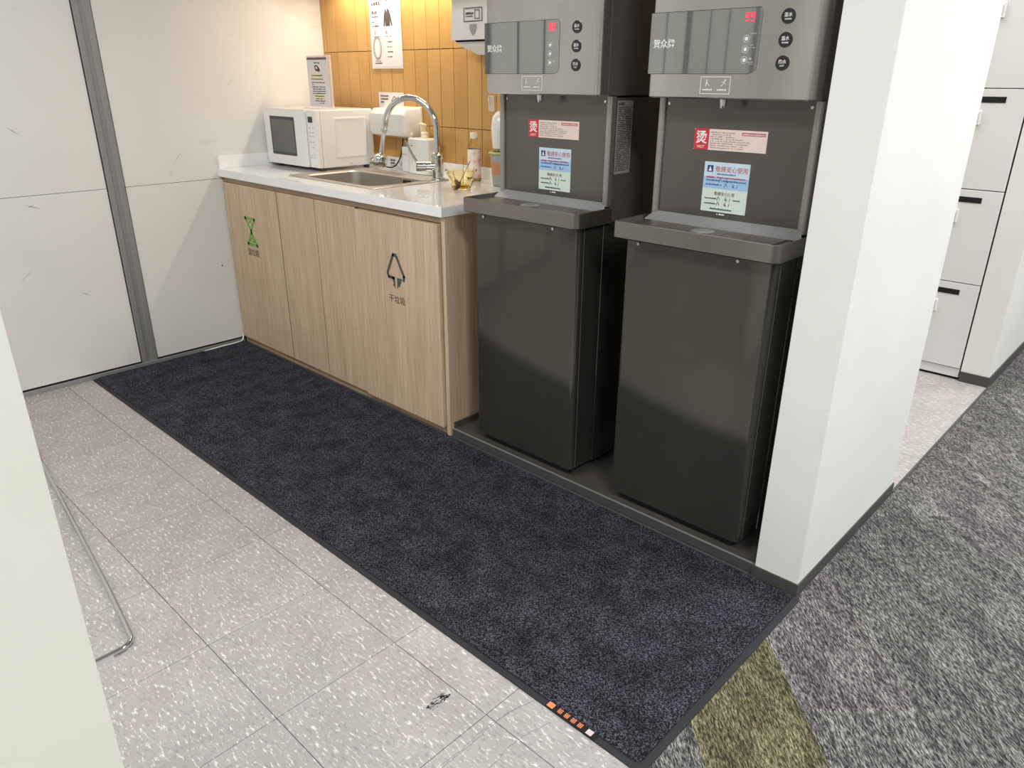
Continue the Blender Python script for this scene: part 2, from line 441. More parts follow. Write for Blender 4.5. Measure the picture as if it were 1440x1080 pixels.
for yj in (-0.71, -0.95, -2.10, -2.33, -2.61, -2.96, -3.26):  # added strips out of view, mirrored as dark lines in the dispenser screens
    obj('joint_or_added_strip', BX(XW-0.002, XW+0.0015, yj-0.008, yj+0.008, 0.03, CEIL-0.002), M['alu_dark'], wl)
bm = B(); box(bm, XW-0.001, XW+0.009, -5.2, 1.118, 0.0, 0.019, bev=0.001, seg=1)
struct('baseboard_left', bm, M['alu'])

# back wall of the niche, clad in ochre tiles
wb = struct('wall_back', BX(XW-0.1, 1.404, 1.727, 1.828, 0, CEIL), M['grout'])
TW = 0.0815; x_ref = -0.304
i0 = math.floor((XW-x_ref)/TW)
for zr, (z0, z1) in enumerate(((0.114, 0.418), (0.418, 0.72), (0.72, 1.023), (1.023, 1.327), (1.327, 1.631), (1.631, 1.935), (1.935, 2.239))):
    for i in range(i0, 25):
        x0 = max(x_ref+i*TW, XW); x1 = min(x_ref+(i+1)*TW, 1.402)
        if x1-x0 < 0.008 or ((zr < 2 or zr > 4) and x0 < 0.2): continue
        g = 0.0011
        rr = random.uniform(-0.0006, 0.0006)
        obj('wall_tile', BX(x0+g, x1-g, 1.7195+rr, 1.729, z0+g, z1-g, bev=0.0016, seg=2), M['tile'], wb)
# wall stub beside the dispensers and the one beyond it
ws = struct('wall_right', BX(1.404, 1.52, 1.118, 1.828, 0, CEIL, bev=0.002), M['paint'])
bm = B(); prism(bm, [(1.399, 1.1135), (1.5235, 1.1135), (1.5235, 1.829), (1.5202, 1.829), (1.5202, 1.1178), (1.399, 1.1178)], 'z', 0, 0.036)
struct('baseboard_right', bm, M['base'])
struct('wall_far', BX(1.407, 1.517, 3.03, 6.2, 0, CEIL, bev=0.002), M['paint'])
bm = B(); prism(bm, [(1.407, 3.025), (1.5225, 3.025), (1.5225, 6.19), (1.5172, 6.19), (1.5172, 3.0298), (1.407, 3.0298)], 'z', 0, 0.045)
struct('baseboard_far', bm, M['base'])
struct('wall_alcove', BX(-0.3, -0.2, 1.83, 3.5, 0, CEIL), M['paint'])
struct('wall_alcove_back', BX(-0.3, 1.404, 3.45, 3.55, 0, CEIL), M['paint'])
struct('ceiling', BX(-1.5, 6.3, -5.3, 6.3, CEIL, CEIL+0.1), M['ceiling'])
struct('wall_office', BX(6.2, 6.3, -5.3, 6.3, 0, CEIL), M['paint'])
struct('wall_front', BX(-1.5, 6.3, -5.3, -5.2, 0, CEIL), M['paint'])
struct('wall_end', BX(1.5, 6.3, 6.2, 6.3, 0, CEIL), M['paint'])
struct('trim_1', BX(1.519, 1.5262, 1.829, 3.025, -0.002, 0.0035), M['base'])
LN = dict(zip(LAMPS, ('ceiling lamp above the speckled tiles in front of the oak cabinets', 'ceiling lamp above the grey carpet beside the floor mat', 'ceiling lamp over the tiled aisle behind the cream panel', 'ceiling lamp over the carpet behind the viewer', 'ceiling lamp over the carpet beside the locker alcove', 'farthest ceiling lamp over the carpet beyond the lockers', 'ceiling lamp inside the locker alcove')))
for k, (x, y) in enumerate(LAMPS):
    t = thing('ceiling_lamp', LN[(x, y)], 'lamp', (x, y, CEIL-0.03), group='lamps in the ceiling')
    bm = B(); a, b = 0.61, 0.31
    for q in ((-a, a, -b, -b+.02), (-a, a, b-.02, b), (-a, -a+.02, -b, b), (a-.02, a, -b, b)):
        box(bm, x+q[0], x+q[1], y+q[2], y+q[3], CEIL-0.03, CEIL-0.001)
    obj('frame', bm, M['white'], t)
    obj('diffuser', BX(x-a+.02, x+a-.02, y-b+.02, y+b-.02, CEIL-0.012, CEIL-0.004), M['diffuser'], t)

# upper cabinet over the worktop (just above the picture) with its light strip
t = thing('upper_cabinet', 'white wall cabinet above the ochre tiles with a warm light strip', 'cabinet', (-0.555, 1.535, 1.6))
obj('body', BX(-1.31, 0.2, 1.37, 1.717, 1.606, 2.4), M['white_g'], t)
for k in range(3):
    obj('door', BX(-1.31+k*.504, -1.31+(k+1)*.504-.003, 1.35, 1.369, 1.603, 2.4, bev=.001), M['white_g'], t)
obj('light_strip', BX(-1.29, 0.05, 1.62, 1.66, 1.6, 1.606), M['alu'], t)

# ------------------------------------------------------------------ base cabinets
YF = 1.116
def cab_unit(name, label, x0, x1, doors, step=0.0, side=False):
    t = thing(name, label, 'cabinet', ((x0+x1)/2, 1.42, 0), group='oak base cabinets under the white worktop')
    bm = B()
    xe = x1-0.0185 if side else x1-0.0005
    box(bm, x0+0.0005, xe, YF+0.020, 1.715, 0.031, 0.600)
    box(bm, x0+0.0005, xe, YF+0.020, YF+0.03, 0.6, 0.796)
    obj('carcass', bm, M['oak'], t)
    obj('grip_rail', BX(x0+0.0005, xe, YF+0.006, YF+0.0195, 0.776, 0.796), M['oak_rail'], t)
    obj('plinth', BX(x0+0.0005, x1-0.0005, YF+0.012, YF+0.03, 0.0, 0.03), M['oak_rail'], t)
    D = []
    for a, b, pr, top in doors:
        if b < 0.1: obj('edge_shade_strip', BX(b-0.0024, b-0.0012, YF-pr+0.0006, YF+0.018, 0.0315, top-0.0005), M['gap_shade'], t)  # dark strip on the door's right side paints the seam's shade
        obj('gap_shadow_strip', BX(a-0.004, a+0.004, YF+0.0188, YF+0.0199, 0.031, 0.770), M['gap_shade'], t)
    for a, b, pr, top in doors:
        D.append(obj('door', BX(a+0.0022, b-0.0026, YF-pr, YF+0.018, 0.031, top, bev=0.0008, seg=1), M['oak'], t))
    if side:
        obj('side_panel', BX(x1-0.018, x1, YF+0.003, 1.715, 0.0, 0.796, bev=0.0006, seg=1), M['oak'], t)
        obj('skirting_strip', BX(x1+0.0002, x1+0.008, YF+0.02, 1.6, 0.0302, 0.052), M['plinth'], t)
    return t, D
c1, d1 = cab_unit('base_cabinet', 'oak base cabinet with the green hourglass mark, against the white wall', XW+0.001, -0.8445, [(XW+0.006, -0.8445, 0.0, 0.7735)])
c2, d2 = cab_unit('base_cabinet', 'plain oak double-door base cabinet under the steel sink', -0.8445, -0.2815, [(-0.8445, -0.5595, 0.0, 0.7735), (-0.5595, -0.2815, 0.001, 0.7735)])
c3, d3 = cab_unit('base_cabinet', 'oak base cabinet with the dark tree-shaped arrow mark, beside the dispenser', -0.2815, 0.211, [(-0.2800, 0.190, 0.009, 0.7705)], side=True)
# green hourglass mark and characters (wet waste)
yy = YF-0.0006
def ribbon(bm, pts, w, y, closed=True):
    n = len(pts); 
    for i in range(n if closed else n-1):
        a = Vector(pts[i]); b = Vector(pts[(i+1) % n]); d = (b-a).normalized(); nn = Vector((-d.y, d.x))*w/2
        e = d*w*0.35
        prism(bm, [tuple(a-nn-e), tuple(b-nn+e), tuple(b+nn+e), tuple(a+nn-e)], 'y', y, y+0.0006)
bm = B()
ribbon(bm, [(-1.138, 0.632), (-1.055, 0.632), (-1.096, 0.577)], 0.0135, yy)
ribbon(bm, [(-1.138, 0.514), (-1.055, 0.514), (-1.096, 0.569)], 0.0135, yy)
ribbon(bm, [(-1.112, 0.612), (-1.092, 0.620), (-1.080, 0.606)], 0.006, yy, False)
ribbon(bm, [(-1.118, 0.529), (-1.096, 0.547), (-1.076, 0.529), (-1.104, 0.529)], 0.006, yy, False)
obj('hourglass_mark', bm, M['green'], d1[0], label='green hourglass waste mark')
text('湿垃圾', (-1.1, YF-0.0004, 0.462), 0.033, M['brown'], d1[0], align='CENTER', bold=0.01)
# dark arrow mark (dry waste)
yd = YF-0.009-0.0006
bm = B(); cx = -0.047
ribbon(bm, [(cx-0.046, 0.566), (cx-0.010, 0.634), (cx+0.006, 0.634)], 0.012, yd, False)
ribbon(bm, [(cx+0.010, 0.628), (cx+0.047, 0.562), (cx+0.044, 0.548)], 0.012, yd, False)
ribbon(bm, [(cx-0.047, 0.560), (cx-0.040, 0.549), (cx-0.010, 0.549)], 0.011, yd, False)
prism(bm, [(cx-0.026, 0.552), (cx-0.006, 0.552), (cx-0.006, 0.510), (cx-0.013, 0.519), (cx-0.020, 0.519), (cx-0.014, 0.530)], 'y', yd, yd+0.0006)
prism(bm, [(cx+0.006, 0.552), (cx+0.036, 0.552), (cx+0.026, 0.534), (cx+0.020, 0.520), (cx+0.014, 0.522), (cx+0.006, 0.510)], 'y', yd, yd+0.0006)
obj('arrow_mark', bm, M['slate'], d3[0], label='dark grey arrow waste mark')
text('干垃圾', (cx, YF-0.009-0.0004, 0.455), 0.030, M['brown'], d3[0], align='CENTER', bold=0.01)

# worktop with sink cut-out
SX0, SX1, SY0, SY1 = -0.862, -0.262, 1.192, 1.585
t = thing('worktop', 'glossy white stone worktop over the oak cabinets', 'worktop', (-0.55, 1.415, 0.797))
z0, z1 = 0.797, 0.832
X0, X1, Y0, Y1 = XW+0.0005, 0.216, 1.103, 1.7175
hx0, hx1, hy0, hy1 = SX0+0.01, SX1-0.01, SY0+0.01, SY1-0.01
bm = B()
o_ = [(X0, Y0), (X1, Y0), (X1, Y1), (X0, Y1)]; i_ = [(hx0, hy0), (hx1, hy0), (hx1, hy1), (hx0, hy1)]
V = {}
for nm, L in (('o', o_), ('i', i_)):
    for k, p in enumerate(L):
        for zz in (z0, z1): V[nm, k, zz] = bm.verts.new((p[0], p[1], zz))
for k in range(4):
    q = (k+1) % 4
    for zz in (z0, z1): bm.faces.new((V['o', k, zz], V['o', q, zz], V['i', q, zz], V['i', k, zz]))
    bm.faces.new((V['o', k, z0], V['o', q, z0], V['o', q, z1], V['o', k, z1]))
    bm.faces.new((V['i', k, z0], V['i', q, z0], V['i', q, z1], V['i', k, z1]))
es = [e for e in bm.edges if all(abs(v.co.z-z1) < 1e-6 or abs(v.co.z-z0) < 1e-6 for v in e.verts) and e.verts[0].co.z == e.verts[1].co.z and (all(abs(v.co.y-Y0) < 1e-6 for v in e.verts) or all(abs(v.co.x-X1) < 1e-6 for v in e.verts))]
bmesh.ops.bevel(bm, geom=es, offset=0.002, segments=2, affect='EDGES')
obj('slab', bm, M['quartz'], t)
obj('upstand', BX(XW+0.013, 0.205, 1.705, 1.718, 0.832, 0.879, bev=0.001), M['quartz'], t)
obj('upstand', BX(XW+0.0006, XW+0.0128, 1.110, 1.7175, 0.832, 0.888, bev=0.001), M['quartz'], t)

# sink
t = thing('sink', 'brushed steel sink set into the white worktop', 'sink', ((SX0+SX1)/2, (SY0+SY1)/2, 0.832))
bm = B()
def ring(x0, x1, y0, y1, r, z): return [(p[0], p[1], z) for p in rrect(x0, x1, y0, y1, r, 5)]
BX0, BX1, BY0, BY1 = -0.812, -0.325, 1.232, 1.508
loft(bm, [ring(SX0, SX1, SY0, SY1, 0.012, 0.8322), ring(SX0, SX1, SY0, SY1, 0.012, 0.8345), ring(SX0+.003, SX1-.003, SY0+.003, SY1-.003, 0.011, 0.836),
          ring(SX0+.012, SX1-.012, SY0+.012, SY1-.012, 0.011, 0.836), ring(SX0+.015, SX1-.015, SY0+.015, SY1-.015, 0.011, 0.8340),
          ring(BX0-.006, BX1+.006, BY0-.006, BY1+.006, 0.05, 0.8340), ring(BX0, BX1, BY0, BY1, 0.045, 0.829),
          ring(BX0+.006, BX1-.006, BY0+.006, BY1-.006, 0.045, 0.66), ring(BX0+.03, BX1-.03, BY0+.03, BY1-.03, 0.03, 0.635)], cap0=False)
obj('basin', bm, M['steel'], t, smooth='auto')
bm = B(); lathe(bm, [(0.045, 0), (0.045, 0.003), (0.03, 0.004), (0.028, 0.001)], (-0.57, 1.37, 0.6355)); obj('drain', bm, M['chrome'], t, smooth='auto')
bm = B()
for dx in (-0.478, -0.472, -0.466, -0.456, -0.446, -0.440, -0.434): box(bm, dx-0.0018, dx+0.0018, BY1-0.0045, BY1-0.0015, 0.804, 0.821)
obj('overflow_slots', bm, M['black'], t)

# faucet with pull-down spray
bx_, by_ = -0.303, 1.546
t = thing('faucet', 'chrome arched faucet with side lever and hanging spray head', 'faucet', (bx_, by_, 0.835))
bm = B(); lathe(bm, [(0.027, 0), (0.027, 0.005), (0.023, 0.007), (0.023, 0.083), (0.026, 0.085), (0.026, 0.096), (0.021, 0.1), (0.0135, 0.106)], (bx_, by_, 0.8345)); obj('body', bm, M['chrome'], t, smooth='auto')
ddir = Vector((-0.93, -0.37, 0)).normalized()
R_ = 0.118; zc = 1.026
path = [Vector((bx_, by_, 0.93+0.02*k)) for k in range(5)]
for k in range(0, 21):
    a = PI-k*(PI*1.0)/20
    path.append(Vector((bx_, by_, zc))+ddir*(R_+R_*math.cos(a))+Vector((0, 0, R_*math.sin(a))))
end = Vector(path[-1]); path.append(end+ddir*0.006+Vector((0, 0, -0.008)))
bm = B(); tube(bm, path, 0.0125, 16); obj('spout', bm, M['chrome'], t, smooth='auto')
h0 = end+ddir*0.005+Vector((0, 0, -0.006)); dn = (ddir*0.22+Vector((0, 0, -1))).normalized()
bm = B(); tube(bm, [h0, h0+dn*0.006], 0.0155, 16); tube(bm, [h0+dn*0.004, h0+dn*0.02, h0+dn*0.09, h0+dn*0.098], [0.011, 0.0085, 0.008, 0.011], 14)
obj('hose_stem', bm, M['chrome'], t, smooth='auto')
bm = B(); tube(bm, [h0+dn*0.096, h0+dn*0.104, h0+dn*0.12, h0+dn*0.136, h0+dn*0.146], [0.014, 0.027, 0.033, 0.032, 0.026], 18)
sd = Vector((-0.8, -0.6, 0)); s0 = h0+dn*0.118
tube(bm, [s0, s0+sd*0.03+Vector((0, 0, -.006)), s0+sd*0.044+Vector((0, 0, -.012))], [0.014, 0.019, 0.015], 14)
obj('spray_head', bm, M['chrome'], t, smooth='auto')
# lever cartridge pointing at the viewer-left
cd = Vector((-0.62, -0.78, 0.0)).normalized(); c0 = Vector((bx_, by_, 0.888))
bm = B(); tube(bm, [c0, c0+cd*0.048, c0+cd*0.05, c0+cd*0.056, c0+cd*0.058, c0+cd*0.086, c0+cd*0.088], [0.019, 0.019, 0.0225, 0.0225, 0.0205, 0.0205, 0.018], 22); obj('cartridge', bm, M['chrome'], t, smooth='auto')
l0 = c0+cd*0.080+Vector((0, 0, 0.012))
bm = B(); tube(bm, [l0, l0+Vector((-0.022, -0.01, 0.035)), l0+Vector((-0.048, -0.02, 0.085))], [0.0055, 0.0045, 0.0035], 10); obj('lever', bm, M['chrome'], t, smooth='auto')

# ------------------------------------------------------------------ microwave
mx0, mx1, my0, my1, mz0, mz1 = -1.293, -0.868, 1.362, 1.655, 0.846, 1.088
t = thing('microwave_oven', 'compact white microwave oven at the left end of the worktop', 'microwave', ((mx0+mx1)/2, (my0+my1)/2, 0.832))
obj('body', BX(mx0, mx1, my0+0.018, my1, mz0, mz1, bev=0.006), M['white_g'], t)
dx1 = mx1-0.073
bm = B(); prism(bm, rrect(mx0, dx1-0.002, mz0+.001, mz1-.001, 0.008), 'y', my0-0.010, my0+0.0175)
bmesh.ops.bevel(bm, geom=[e for e in bm.edges if all(abs(v.co.y-(my0-0.010)) < 1e-5 for v in e.verts)], offset=0.006, segments=3, affect='EDGES')
dr = obj('door', bm, M['white_g'], t, smooth='auto')
bm = B(); prism(bm, rrect(mx0+0.052, dx1-0.095, mz0+0.042, mz1-0.034, 0.004), 'y', my0-0.0112, my0-0.006)
obj('window', bm, M['glassdark'], dr)
bm = B(); prism(bm, rrect(mx0+0.062, dx1-0.102, mz0+0.055, mz1-0.048, 0.002), 'y', my0-0.0116, my0-0.0105); obj('window_mesh', bm, M['mwwin'], dr)
# scooped finger grip along the door's right edge
bm = B(); prism(bm, [(dx1-0.030, my0-0.0122), (dx1-0.0055, my0-0.0108), (dx1-0.0055, my0-0.008), (dx1-0.034, my0-0.009)], 'z', mz0+0.01, mz1-0.01); obj('door_grip', bm, M['white'], dr)
pn = obj('control_panel', BX(dx1+0.001, mx1, my0-0.006, my0+0.0175, mz0+0.001, mz1-0.001, bev=0.004), M['white_g'], t)
obj('display', BX(dx1+0.012, dx1+0.047, my0-0.0068, my0-0.005, mz1-0.052, mz1-0.028), M['lcd'], pn)
bm = B(); rr = random.Random(5)
for zz in (1.012, 0.993, 0.978, 0.953, 0.931, 0.899, 0.889):
    for xx in (0.014, 0.036) if zz != 0.931 else (0.026,):
        microtext(bm, dx1+xx, dx1+xx+0.014, zz, 0.0045, my0-0.0061, rnd=rr)
obj('key_print', bm, M['print_l'], pn)
# embossed right flank
bm = B(); pts = lambda x, m_, r: [(x, p[0], p[1]) for p in rrect(my0+0.075+m_, my1-0.035-m_, mz0+0.035+m_, mz1-0.03-m_, r)]
loft(bm, [pts(mx1-0.001, 0, 0.012), pts(mx1+0.0002, 0, 0.012), pts(mx1+0.003, 0.007, 0.010), pts(mx1+0.0032, 0.010, 0.009), pts(mx1+0.0006, 0.016, 0.007)])
obj('side_emboss', bm, M['white_g'], t, smooth='auto')
bm = B(); tube(bm, [(mx1-0.001, my0+0.16, mz0+0.012), (mx1+0.0015, my0+0.16, mz0+0.012)], 0.0022, 10); obj('screw', bm, M['base'], t)
for xx in (mx0+0.03, mx1-0.03):
    for y_ in (my0+0.03, my1-0.03):
        bm = B(); lathe(bm, [(0.012, 0), (0.014, 0.003), (0.014, 0.0145)], (xx, y_, 0.832), 14); obj('foot', bm, M['base'], t)

# acrylic sign stand on the microwave
sx0, sx1, sy = -1.078, -0.905, 1.475
t = thing('sign_stand', 'clear acrylic stand with a printed notice on top of the microwave', 'sign', ((sx0+sx1)/2, sy, 1.088))
obj('foot', BX(sx0-0.004, sx1+0.012, sy-0.04, sy+0.04, 1.0885, 1.0915), M['clear'], t)
obj('holder', BX(sx0, sx1+0.004, sy-0.004, sy+0.004, 1.0915, 1.306), M['clear'], t)
ps = obj('paper', BX(sx0+0.002, sx1-0.010, sy-0.0056, sy-0.0046, 1.097, 1.303), M['paper'], t)
py = sy-0.0057
obj('header_bar', BX(sx0+0.006, sx1-0.016, py-0.0004, py, 1.288, 1.297), M['maroon'], ps)
bm = B(); rr = random.Random(2); microtext(bm, -1.025, -0.975, 1.273, 0.006, py, rnd=rr)
for k, zz in enumerate((1.194, 1.185, 1.176, 1.167, 1.158, 1.149)): microtext(bm, -1.048, -0.945 if k != 1 else -1.03, zz, 0.0042, py, 0.9, rnd=rr)
microtext(bm, -1.03, -0.955, 1.118, 0.0042, py, rnd=rr); microtext(bm, -1.0, -0.965, 1.109, 0.0042, py, rnd=rr)
obj('lettering', bm, M['print'], ps)
bm = B()
for zz, a, b in ((1.222, -1.05, -0.96), (1.208, -1.055, -0.955), (1.138, -1.035, -0.955), (1.127, -1.025, -0.965)):
    box(bm, a, b, py-0.0004, py, zz-0.002, zz+0.0065)
obj('highlight', bm, M['yellow'], ps)
bm = B()
for zz, a, b in ((1.222, -1.048, -0.962), (1.208, -1.05, -0.958), (1.138, -1.03, -0.96), (1.127, -1.02, -0.97)): microtext(bm, a, b, zz, 0.004, py-0.0005, rnd=rr)
obj('lettering', bm, M['print'], ps)
bm = B(); prism(bm, [(-1.02, 1.262), (-1.0, 1.268), (-0.985, 1.258), (-0.974, 1.243), (-0.99, 1.239), (-1.012, 1.245)], 'y', py-0.0006, py); obj('picture', bm, M['brown'], ps)
bm = B(); prism(bm, [(-1.012, 1.258), (-1.0, 1.262), (-0.993, 1.252), (-1.003, 1.25)], 'y', py-0.0009, py-0.0005); obj('picture', bm, M['paper'], ps)

# ------------------------------------------------------------------ things on the tiled wall
yw = 1.7185
# poster in a clear sleeve
px0, px1, pz0, pz1 = -0.921, -0.711, 1.262, 1.562
t = thing('poster', 'white printed poster in a clear frame on the ochre tiles', 'poster', ((px0+px1)/2, yw, pz0))
obj('backing', BX(px0-0.004, px1+0.004, yw-0.0035, yw-0.0005, pz0-0.008, pz1+0.004, bev=0.001), M['white_g'], t)
pp = obj('paper', BX(px0+0.001, px1-0.001, yw-0.0045, yw-0.0036, pz0, pz1), M['paper'], t)
y_ = yw-0.0046; rr = random.Random(9)
bm = B()
microtext(bm, -0.905, -0.845, 1.508, 0.016, y_, 1, rnd=rr); microtext(bm, -0.905, -0.868, 1.474, 0.014, y_, 1, rnd=rr)
for zz, b in ((1.461, -0.86), (1.44, -0.885), (1.424, -0.85)): microtext(bm, -0.905, b, zz, 0.006, y_, rnd=rr)
microtext(bm, -0.90, -0.85, 1.383, 0.003, y_, rnd=rr); microtext(bm, -0.82, -0.775, 1.383, 0.003, y_, rnd=rr)
microtext(bm, -0.90, -0.855, 1.284, 0.003, y_, rnd=rr); microtext(bm, -0.90, -0.845, 1.274, 0.006, y_, 1, rnd=rr)
for zz in (1.36, 1.34, 1.32, 1.30): microtext(bm, -0.805, -0.805+0.04*rr.uniform(.6, 1), zz, 0.005, y_, rnd=rr)
obj('lettering', bm, M['print'], pp)
# printed person: head, shoulders and jacket
bm = B(); ydisc(bm, -0.800, 1.520, 0.0085, y_-0.0003, y_, sx=0.85)
prism(bm, [(-0.826, 1.424), (-0.820, 1.470), (-0.812, 1.488), (-0.804, 1.494), (-0.800, 1.478), (-0.796, 1.494), (-0.784, 1.488), (-0.775, 1.470), (-0.764, 1.426), (-0.772, 1.424), (-0.780, 1.448), (-0.780, 1.424), (-0.812, 1.424), (-0.812, 1.446), (-0.817, 1.424)], 'y', y_-0.0003, y_)
obj('printed_figure', bm, M['print'], pp)
bm = B(); ydisc(bm, -0.800, 1.516, 0.0062, y_-0.0007, y_-0.0003, sx=0.8); box(bm, -0.803, -0.797, y_-0.0007, y_-0.0003, 1.498, 1.512); obj('printed_face', bm, M['paper'], pp)
bm = B(); microtext(bm, -0.893, -0.877, 1.392, 0.014, y_, 1, rnd=rr); microtext(bm, -0.815, -0.797, 1.394, 0.016, y_, 1, rnd=rr); obj('icons', bm, M['print_l'], pp)
bm = B()
for rx, rz, w in ((0.029, 0.046, 0.004), (0.022, 0.040, 0.003)):
    pts = [(-0.878+rx*math.cos(2*PI*k/22), 1.338+rz*math.sin(2*PI*k/22)) for k in range(22)]
    ribbon(bm, pts, w, y_-0.0006)
obj('printed_lanyard', bm, M['print_l'], pp)
# towel dispenser at the top right
tx0, tx1, tz0, tz1 = -0.272, -0.012, 1.350, 1.58
t = thing('towel_dispenser', 'white paper towel dispenser high on the ochre tiles beside the dispenser head', 'dispenser', ((tx0+tx1)/2, 1.66, tz0))
bm = B(); prof = lambda x, m_: [(x, 1.717, tz0+m_), (x, 1.602+m_, tz0+m_), (x, 1.606+m_, tz0+0.08), (x, 1.62+m_, tz1-0.02-m_), (x, 1.635+m_, tz1-m_), (x, 1.717, tz1-m_)]
loft(bm, [prof(tx0, 0.006), prof(tx0+0.006, 0), prof(tx1-0.006, 0), prof(tx1, 0.006)]); cv = obj('cover', bm, M['white_g'], t)
bm = B(); loft(bm, [[(tx0+0.012, 1.716, tz0-0.0005), (tx0+0.012, 1.62, tz0-0.0005), (tx0+0.03, 1.63, tz0-0.02), (tx0+0.09, 1.66, tz0-0.05), (tx0+0.09, 1.716, tz0-0.05)],
                    [(tx1-0.012, 1.716, tz0-0.0005), (tx1-0.012, 1.62, tz0-0.0005), (tx1-0.03, 1.63, tz0-0.02), (tx1-0.09, 1.66, tz0-0.05), (tx1-0.09, 1.716, tz0-0.05)]])
obj('lower_tray', bm, M['white'], t)
bm = B(); box(bm, tx0+0.02, tx1-0.02, 1.612, 1.64, tz0-0.006, tz0-0.0006); obj('paper_slot', bm, M['gap'], t)
yf = 1.6045
bm = B(); ribbon(bm, [(-0.194, 1.412), (-0.098, 1.412), (-0.098, 1.456), (-0.194, 1.456)], 0.0028, yf-0.0022); ribbon(bm, [(-0.136, 1.420), (-0.112, 1.420), (-0.112, 1.448), (-0.136, 1.448)], 0.0022, yf-0.0022)
microtext(bm, -0.184, -0.142, 1.435, 0.008, yf-0.0016, 1, rnd=rr); microtext(bm, -0.184, -0.146, 1.427, 0.004, yf-0.0016, 1, rnd=rr); obj('printed_label', bm, M['brown'], cv)
bm = B(); prism(bm, [(-0.163, 1.402), (-0.128, 1.402), (-0.126, 1.388), (-0.135, 1.370), (-0.145, 1.362), (-0.156, 1.372), (-0.164, 1.388)], 'y', yf-0.003, yf+0.002); obj('level_window', bm, M['print_l'], cv)
# small notice on the wall over the white hand dryer box
t = thing('wall_notice', 'small white notice on the tiles behind the faucet arch', 'sign', (-0.803, yw, 1.075))
pp = obj('paper', BX(-0.893, -0.714, yw-0.0022, yw-0.0004, 1.04, 1.156), M['paper'], t)
bm = B()
for zz, b in ((1.137, -0.822), (1.124, -0.822), (1.111, -0.85)): microtext(bm, -0.879, b, zz, 0.008, yw-0.0023, 1, rnd=rr)
ribbon(bm, [(-0.80, 1.12), (-0.78, 1.14), (-0.76, 1.125)], 0.003, yw-0.0029, False)
obj('lettering', bm, M['print'], pp)
t = thing('hand_towel_box', 'white rounded wall box low on the tiles right of the microwave', 'dispenser', (-0.71, 1.66, 0.975))
bm = B(); q = lambda x, m_: [(x, 1.717, 0.975+m_), (x, 1.66, 0.972+m_), (x, 1.622+m_, 0.982+m_), (x, 1.612+m_, 1.0), (x, 1.615+m_, 1.07-m_), (x, 1.635+m_, 1.092-m_), (x, 1.717, 1.096-m_)]
loft(bm, [q(-0.846, 0.012), q(-0.838, 0.003), q(-0.83, 0), q(-0.606, 0), q(-0.598, 0.003), q(-0.592, 0.012)]); obj('cover', bm, M['white_g'], t, smooth='auto')
obj('back_plate', BX(-0.85, -0.588, 1.7055, 1.7178, 0.972, 1.10, bev=0.003), M['cream'], t)
bm = B(); pth = [(-0.66, 1.66, 0.970), (-0.665, 1.655, 0.93), (-0.675, 1.648, 0.885), (-0.70, 1.64, 0.852), (-0.735, 1.635, 0.842), (-0.775, 1.63, 0.848), (-0.81, 1.62, 0.86), (-0.85, 1.665, 0.85), (-0.90, 1.685, 0.84)]
def smooth_path(P, n=6):
    P = [Vector(p) for p in P]; out = []
    for i in range(len(P)-1):
        p0, p1, p2, p3 = P[max(i-1, 0)], P[i], P[i+1], P[min(i+2, len(P)-1)]
        for k in range(n):
            s = k/n; out.append(0.5*((2*p1)+(-p0+p2)*s+(2*p0-5*p1+4*p2-p3)*s*s+(-p0+3*p1-3*p2+p3)*s**3))
    out.append(P[-1]); return out
tube(bm, smooth_path(pth), 0.0028, 8); tag(obj('power_cord', bm, M['black'], smooth=True), 'black power cord hanging from the white wall box behind the sink', 'cord')
t = thing('tent_card', 'small printed card leaning on the upstand behind the sink', 'card', (-0.76, 1.69, 0.832))
pp = obj('card', BX(-0.808, -0.70, 1.690, 1.692, 0.8325, 0.882), M['paper'], t)
bm = B(); microtext(bm, -0.798, -0.765, 0.862, 0.010, 1.6899, 1, rnd=rr); microtext(bm, -0.798, -0.765, 0.849, 0.010, 1.6899, 1, rnd=rr); microtext(bm, -0.798, -0.745, 0.842, 0.003, 1.6899, rnd=rr)
ribbon(bm, [(-0.74, 0.868), (-0.722, 0.846), (-0.714, 0.866)], 0.002, 1.6893, False); obj('lettering', bm, M['brown'], pp)
t = thing('adhesive_hook', 'small clear adhesive hook on the tiles left of the dispenser', 'hook', (-0.168, yw, 1.105))
obj('plate', BX(-0.183, -0.15, yw-0.002, yw-0.0004, 1.095, 1.155, bev=0.0008), M['clear'], t)
bm = B(); tube(bm, smooth_path([(-0.176, yw-0.003, 1.148), (-0.17, yw-0.012, 1.142), (-0.164, yw-0.014, 1.132), (-0.166, yw-0.006, 1.124)]), 0.002, 8); obj('hook', bm, M['white_g'], t, smooth=True)
# soap dispenser mostly behind the first water dispenser
t = thing('soap_dispenser', 'white oval wall soap dispenser half hidden behind the water dispenser', 'dispenser', (-0.06, 1.68, 0.965))
bm = B()
rings = []
for f, z in ((0.55, 1.103), (0.8, 1.098), (1.0, 1.08), (1.08, 1.04), (1.05, 1.0), (1.0, 0.965)):
    rings.append([(-0.06+0.052*f*math.cos(a), 1.716-0.085*f*max(0, math.sin(a)), z) for a in [PI*k/14 for k in range(15)]])
loft(bm, rings); obj('body', bm, M['white_g'], t, smooth='auto')
obj('nozzle', BX(-0.075, -0.045, 1.65, 1.70, 0.952, 0.966, bev=0.003), M['cupgrey'], t)

